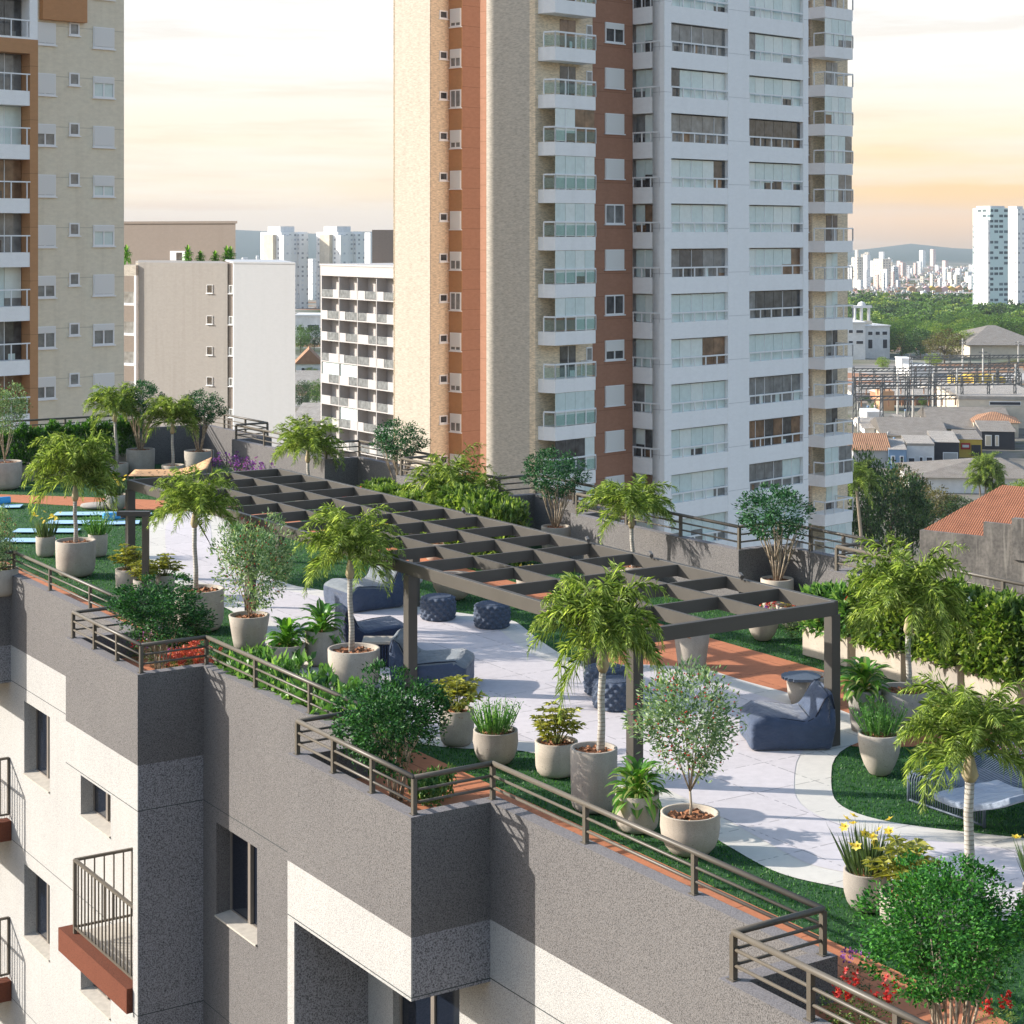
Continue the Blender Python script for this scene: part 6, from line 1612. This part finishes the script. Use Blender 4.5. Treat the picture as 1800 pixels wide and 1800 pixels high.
def wood():
    r = np.random.RandomState(31); parts = []
    for i in range(420):
        px = r.uniform(1460, 1830); py = r.uniform(524, 568) ; 
        X, Y, z = gp(px, py+8); s = Y/F
        V, Fc = ball_mesh(2000+i%6, 'tree_a', 260, .30, .7, 16, .3, .75, .5, .3); rad = r.uniform(9,17)*s
        V = V*rad + np.array([X, Y, z+rad*.55]); parts.append((V.astype(np.float32), Fc, r.choice([0,0,1,1,1,2])))
    V, Fc, mi = merge(parts); tag(link('park_wood', np_mesh('park_wood', V, Fc, [M['tree_a'],M['tree_b'],M['tree_c']], mi)), 'dense green wood of the far park under the skyline', 'wood', kind='stuff')
wood()
house(519,566,592,556,3,20,'pale flat roofed building at the top of the gap between the blocks','h_white','h_white','flat',0,((.05,.35,.3,.5),(.45,.9,.3,.6)),over=.6)
house(520,566,660,640,26,18,'white gabled house with a clay roof in the gap','h_white','tile_orange','front',6,((.2,.35,.3,.7),),over=.5)
house(516,566,690,676,20,24,'house with a pinkish clay roof in the gap','h_pink','sheet_pale','gable',0,over=.6)
house(514,568,752,738,24,20,'tan roofed house lowest in the gap','h_cream','sheet_pale','gable',-12,((.7,.82,.3,.8),),over=.6)
X, Y, z = gp(1623, 536); b = MB(); s = Y/F; b.lathe([(2.5*s,0),(2.5*s,15*s),(5*s,19*s),(5*s,24*s),(0,25*s)], 16); q = b.build('water_tower', M['h_white'], None, True); q.location = (X,Y,z); tag(q, 'slim white water tower rising from the park wood', 'water tower')
# towers with window grids, too far for separate windows
def gridmat(name, wall, dark, du=3.4, dz=3.0, fu=.5, fz=.45, skip=.25, mid=None):
    m, nt, b, _ = nodes(name); tcn = nt.nodes.new('ShaderNodeTexCoord'); sp = nt.nodes.new('ShaderNodeSeparateXYZ'); nt.links.new(tcn.outputs['Object'], sp.inputs[0])
    sn = nt.nodes.new('ShaderNodeSeparateXYZ'); nt.links.new(tcn.outputs['Normal'], sn.inputs[0])
    isx = math_(nt, 'GREATER_THAN', math_(nt, 'ABSOLUTE', sn.outputs[0]), .5)
    u = math_(nt, 'ADD', math_(nt, 'MULTIPLY', isx, sp.outputs[1]), math_(nt, 'MULTIPLY', math_(nt, 'SUBTRACT', 1.0, isx), sp.outputs[0]))
    uu = math_(nt, 'DIVIDE', math_(nt, 'ADD', u, 1000.0), du); zz_ = math_(nt, 'DIVIDE', math_(nt, 'ADD', sp.outputs[2], 300.0), dz)
    k = math_(nt, 'MULTIPLY', math_(nt, 'LESS_THAN', math_(nt, 'FRACT', uu), fu), math_(nt, 'LESS_THAN', math_(nt, 'FRACT', zz_), fz))
    cb = nt.nodes.new('ShaderNodeCombineXYZ'); nt.links.new(math_(nt,'FLOOR',uu), cb.inputs[0]); nt.links.new(math_(nt,'FLOOR',zz_), cb.inputs[1]); nt.links.new(isx, cb.inputs[2])
    wn = nt.nodes.new('ShaderNodeTexWhiteNoise'); nt.links.new(cb.outputs[0], wn.inputs['Vector'])
    top = math_(nt, 'LESS_THAN', math_(nt, 'ABSOLUTE', sn.outputs[2]), .5)
    k = math_(nt, 'MULTIPLY', math_(nt, 'MULTIPLY', k, top), math_(nt, 'GREATER_THAN', wn.outputs[0], skip))
    wc = ramp(nt, wn.outputs[0], [(0, mid or dark), (.6, dark), (1, tuple(min(1, x*2.2) for x in dark))])
    col = mix(nt, k, wall, wc); nt.links.new(col, b.inputs['Base Color']); b.inputs['Roughness'].default_value = .6; return m
M['tw_white'] = gridmat('white_tower_facade', (.82,.80,.77), (.34,.34,.35), 4.2, 3.0, .40, .42, .3)
M['tw_glass'] = gridmat('glass_tower_facade', (.62,.74,.72), (.06,.09,.10), 4.0, 3.2, .8, .5, .3)
M['tw_cream'] = gridmat('cream_tower_facade', (.72,.64,.52), (.2,.18,.17), 4.5, 3.0, .5, .4); M['tw_grey'] = gridmat('grey_tower_facade', (.58,.58,.58), (.15,.16,.18), 4, 3.0, .55, .4); M['tw_pink'] = gridmat('pink_tower_facade', (.62,.46,.40), (.2,.17,.17), 4, 3.0, .5, .4)
def far_tower(px0, px1, ytop, ybase, m, label, group, parts=(), ang=45, Y=None):
    if Y is None: X, Y, z = gp((px0+px1)/2, ybase)
    else: z = zg(Y)
    X = xat((px0+px1)/2, Y); s = Y/F; wd = (px1-px0)*s/(abs(math.cos(R(ang)))+abs(math.sin(R(ang)))); top = zat(ytop, Y)-z
    o = empty('tower_block', (X,Y,z), R(ang)); tag(o, label, 'tower block', group)
    b = MB(); b.box(-wd/2,wd/2,-wd/2,wd/2,0,top); b.build('wall', M[m], o)
    for (nm, a, c, d, e, h0, h1, mm) in parts:
        b = MB(); b.box(a*wd,c*wd,d*wd,e*wd,h0*top,h1*top); b.build(nm, M[mm], o)
    return o
for (a, b, lb) in ((458,541,'left of two tall white towers behind the white end wall'),(556,640,'right of two tall white towers, above the balcony grid block')):
    far_tower(a, b, 408, 558, 'tw_white', lb, 'pair of white towers', (('roof',-.38,.15,-.30,.30,1.0001,1.075,'h_white'),('wing',-.502,-.2,-.62,-.501,0,.96,'tw_white'),('wing',.1,.42,-.62,-.501,0,.98,'tw_white'),('wing',-.62,-.501,-.25,.2,0,.97,'h_cream')), Y=1250)
far_tower(641,662,409,560,'tw_white','narrow white tower just behind the brown stair tower',None,Y=1300)
far_tower(540,561,455,558,'tw_white','lower white tower between the pair of tall ones',None,Y=1500)
far_tower(1712,1770,366,545,'tw_glass','tall white tower with a green glazed front, right edge','white towers at the right edge',(('wing',-.62,-.503,-.5,.3,0,.88,'tw_white'),('roof',-.4,.4,-.4,.4,1.0001,1.02,'h_white')),30,Y=1150)
far_tower(1764,1806,368,545,'tw_white','tall white tower with small windows cut by the right edge','white towers at the right edge',(('roof',-.3,.3,-.3,.3,1.0001,1.03,'h_white'),),40,Y=1170)
r = random.Random(44)
for i in range(110):
    right = i < 78
    px = r.uniform(1478, 1716) if right else r.uniform(405, 470)
    base = r.choice([r.uniform(496,512), r.uniform(484,497), r.uniform(474,486)]) if right else r.uniform(470,490)
    w_ = r.uniform(5, 13); top = base-r.uniform(8, 26)-(10 if px < 1570 and right else 0)
    top = max(top, 437 if right else 436)
    far_tower(px, px+w_, top, base, r.choice(['tw_white','tw_white','tw_white','tw_cream','tw_grey','tw_pink']), 'small pale tower block of the hazy skyline under the hills', 'distant tower blocks', (), r.choice([20,35,45,60]))
for (a, b, t, bs, m, lb) in ((1497,1517,452,506,'tw_cream','cream tower block of the skyline beside the big tower'),(1536,1566,455,503,'tw_cream','cream tower block of the skyline right of the thin white one'),(1518,1530,448,505,'tw_white','thin white tower block of the skyline beside the cream one'),(1616,1627,440,470,'tw_white','white tower under the hill top'),(1635,1645,438,468,'tw_pink','pink tower under the hill top')): far_tower(a,b,t,bs,m,lb,None,(),35)
def low_city():
    r = np.random.RandomState(77); mb = MB()
    for i in range(1500):
        right = i < 1150
        px = r.uniform(1470, 1830) if right else r.uniform(400, 570); py = r.uniform(470, 520)
        X, Y, z = gp(px, py); s = Y/F; a = r.uniform(2,6)*s; d = r.uniform(6,14)*s*.4; h = r.uniform(1.2,4.2)*s
        mb.box(X, X+a, Y, Y+d, z-2, z+h, r.randint(0, 6))
    o = mb.build('distant_city', [M['h_white'],M['h_cream'],M['h_grey'],M['h_brick'],M['h_pink'],M['h_white']]); tag(o, 'mass of low pale houses covering the far city below the tower blocks', 'city', kind='stuff')
low_city()
for i,(px,m) in enumerate(((1598,'h_orange'),(1612,'h_cream'),(1624,'h_pink'),(1634,'h_yellow'),(1645,'h_orange'),(1656,'h_pink'),(1668,'h_yellow'),(1682,'h_orange'))):
    X, Y, z = gp(px, 513); s = Y/F; b = MB(); b.box(0,11*s,0,14*s,0,7*s); b.add([(0,0,7*s),(11*s,0,7*s),(5.5*s,0,10*s),(0,14*s,7*s),(11*s,14*s,7*s),(5.5*s,14*s,10*s)],[(0,1,2),(3,5,4),(0,2,5,3),(1,4,5,2)]); q = b.build('house', M[m]); q.location = (X,Y,z); tag(q,'small brightly painted house at the far edge of the park','house','painted houses beyond the park')

# ---------------------------------------------------------------- the air
def haze():
    m = bpy.data.materials.new('haze'); m.use_nodes = True; nt = m.node_tree; nt.nodes.clear()
    out = nt.nodes.new('ShaderNodeOutputMaterial'); v = nt.nodes.new('ShaderNodeVolumePrincipled')
    v.inputs['Color'].default_value = (.80,.88,.97,1); v.inputs['Density'].default_value = .6e-4
    nt.links.new(v.outputs[0], out.inputs['Volume'])
    b = MB(); b.box(-10500, 10500, -300, 10000, -420, 125); o = b.build('haze', m)
    tag(o, 'pale air paling the distant hills and skyline', None, kind='stuff')
haze()
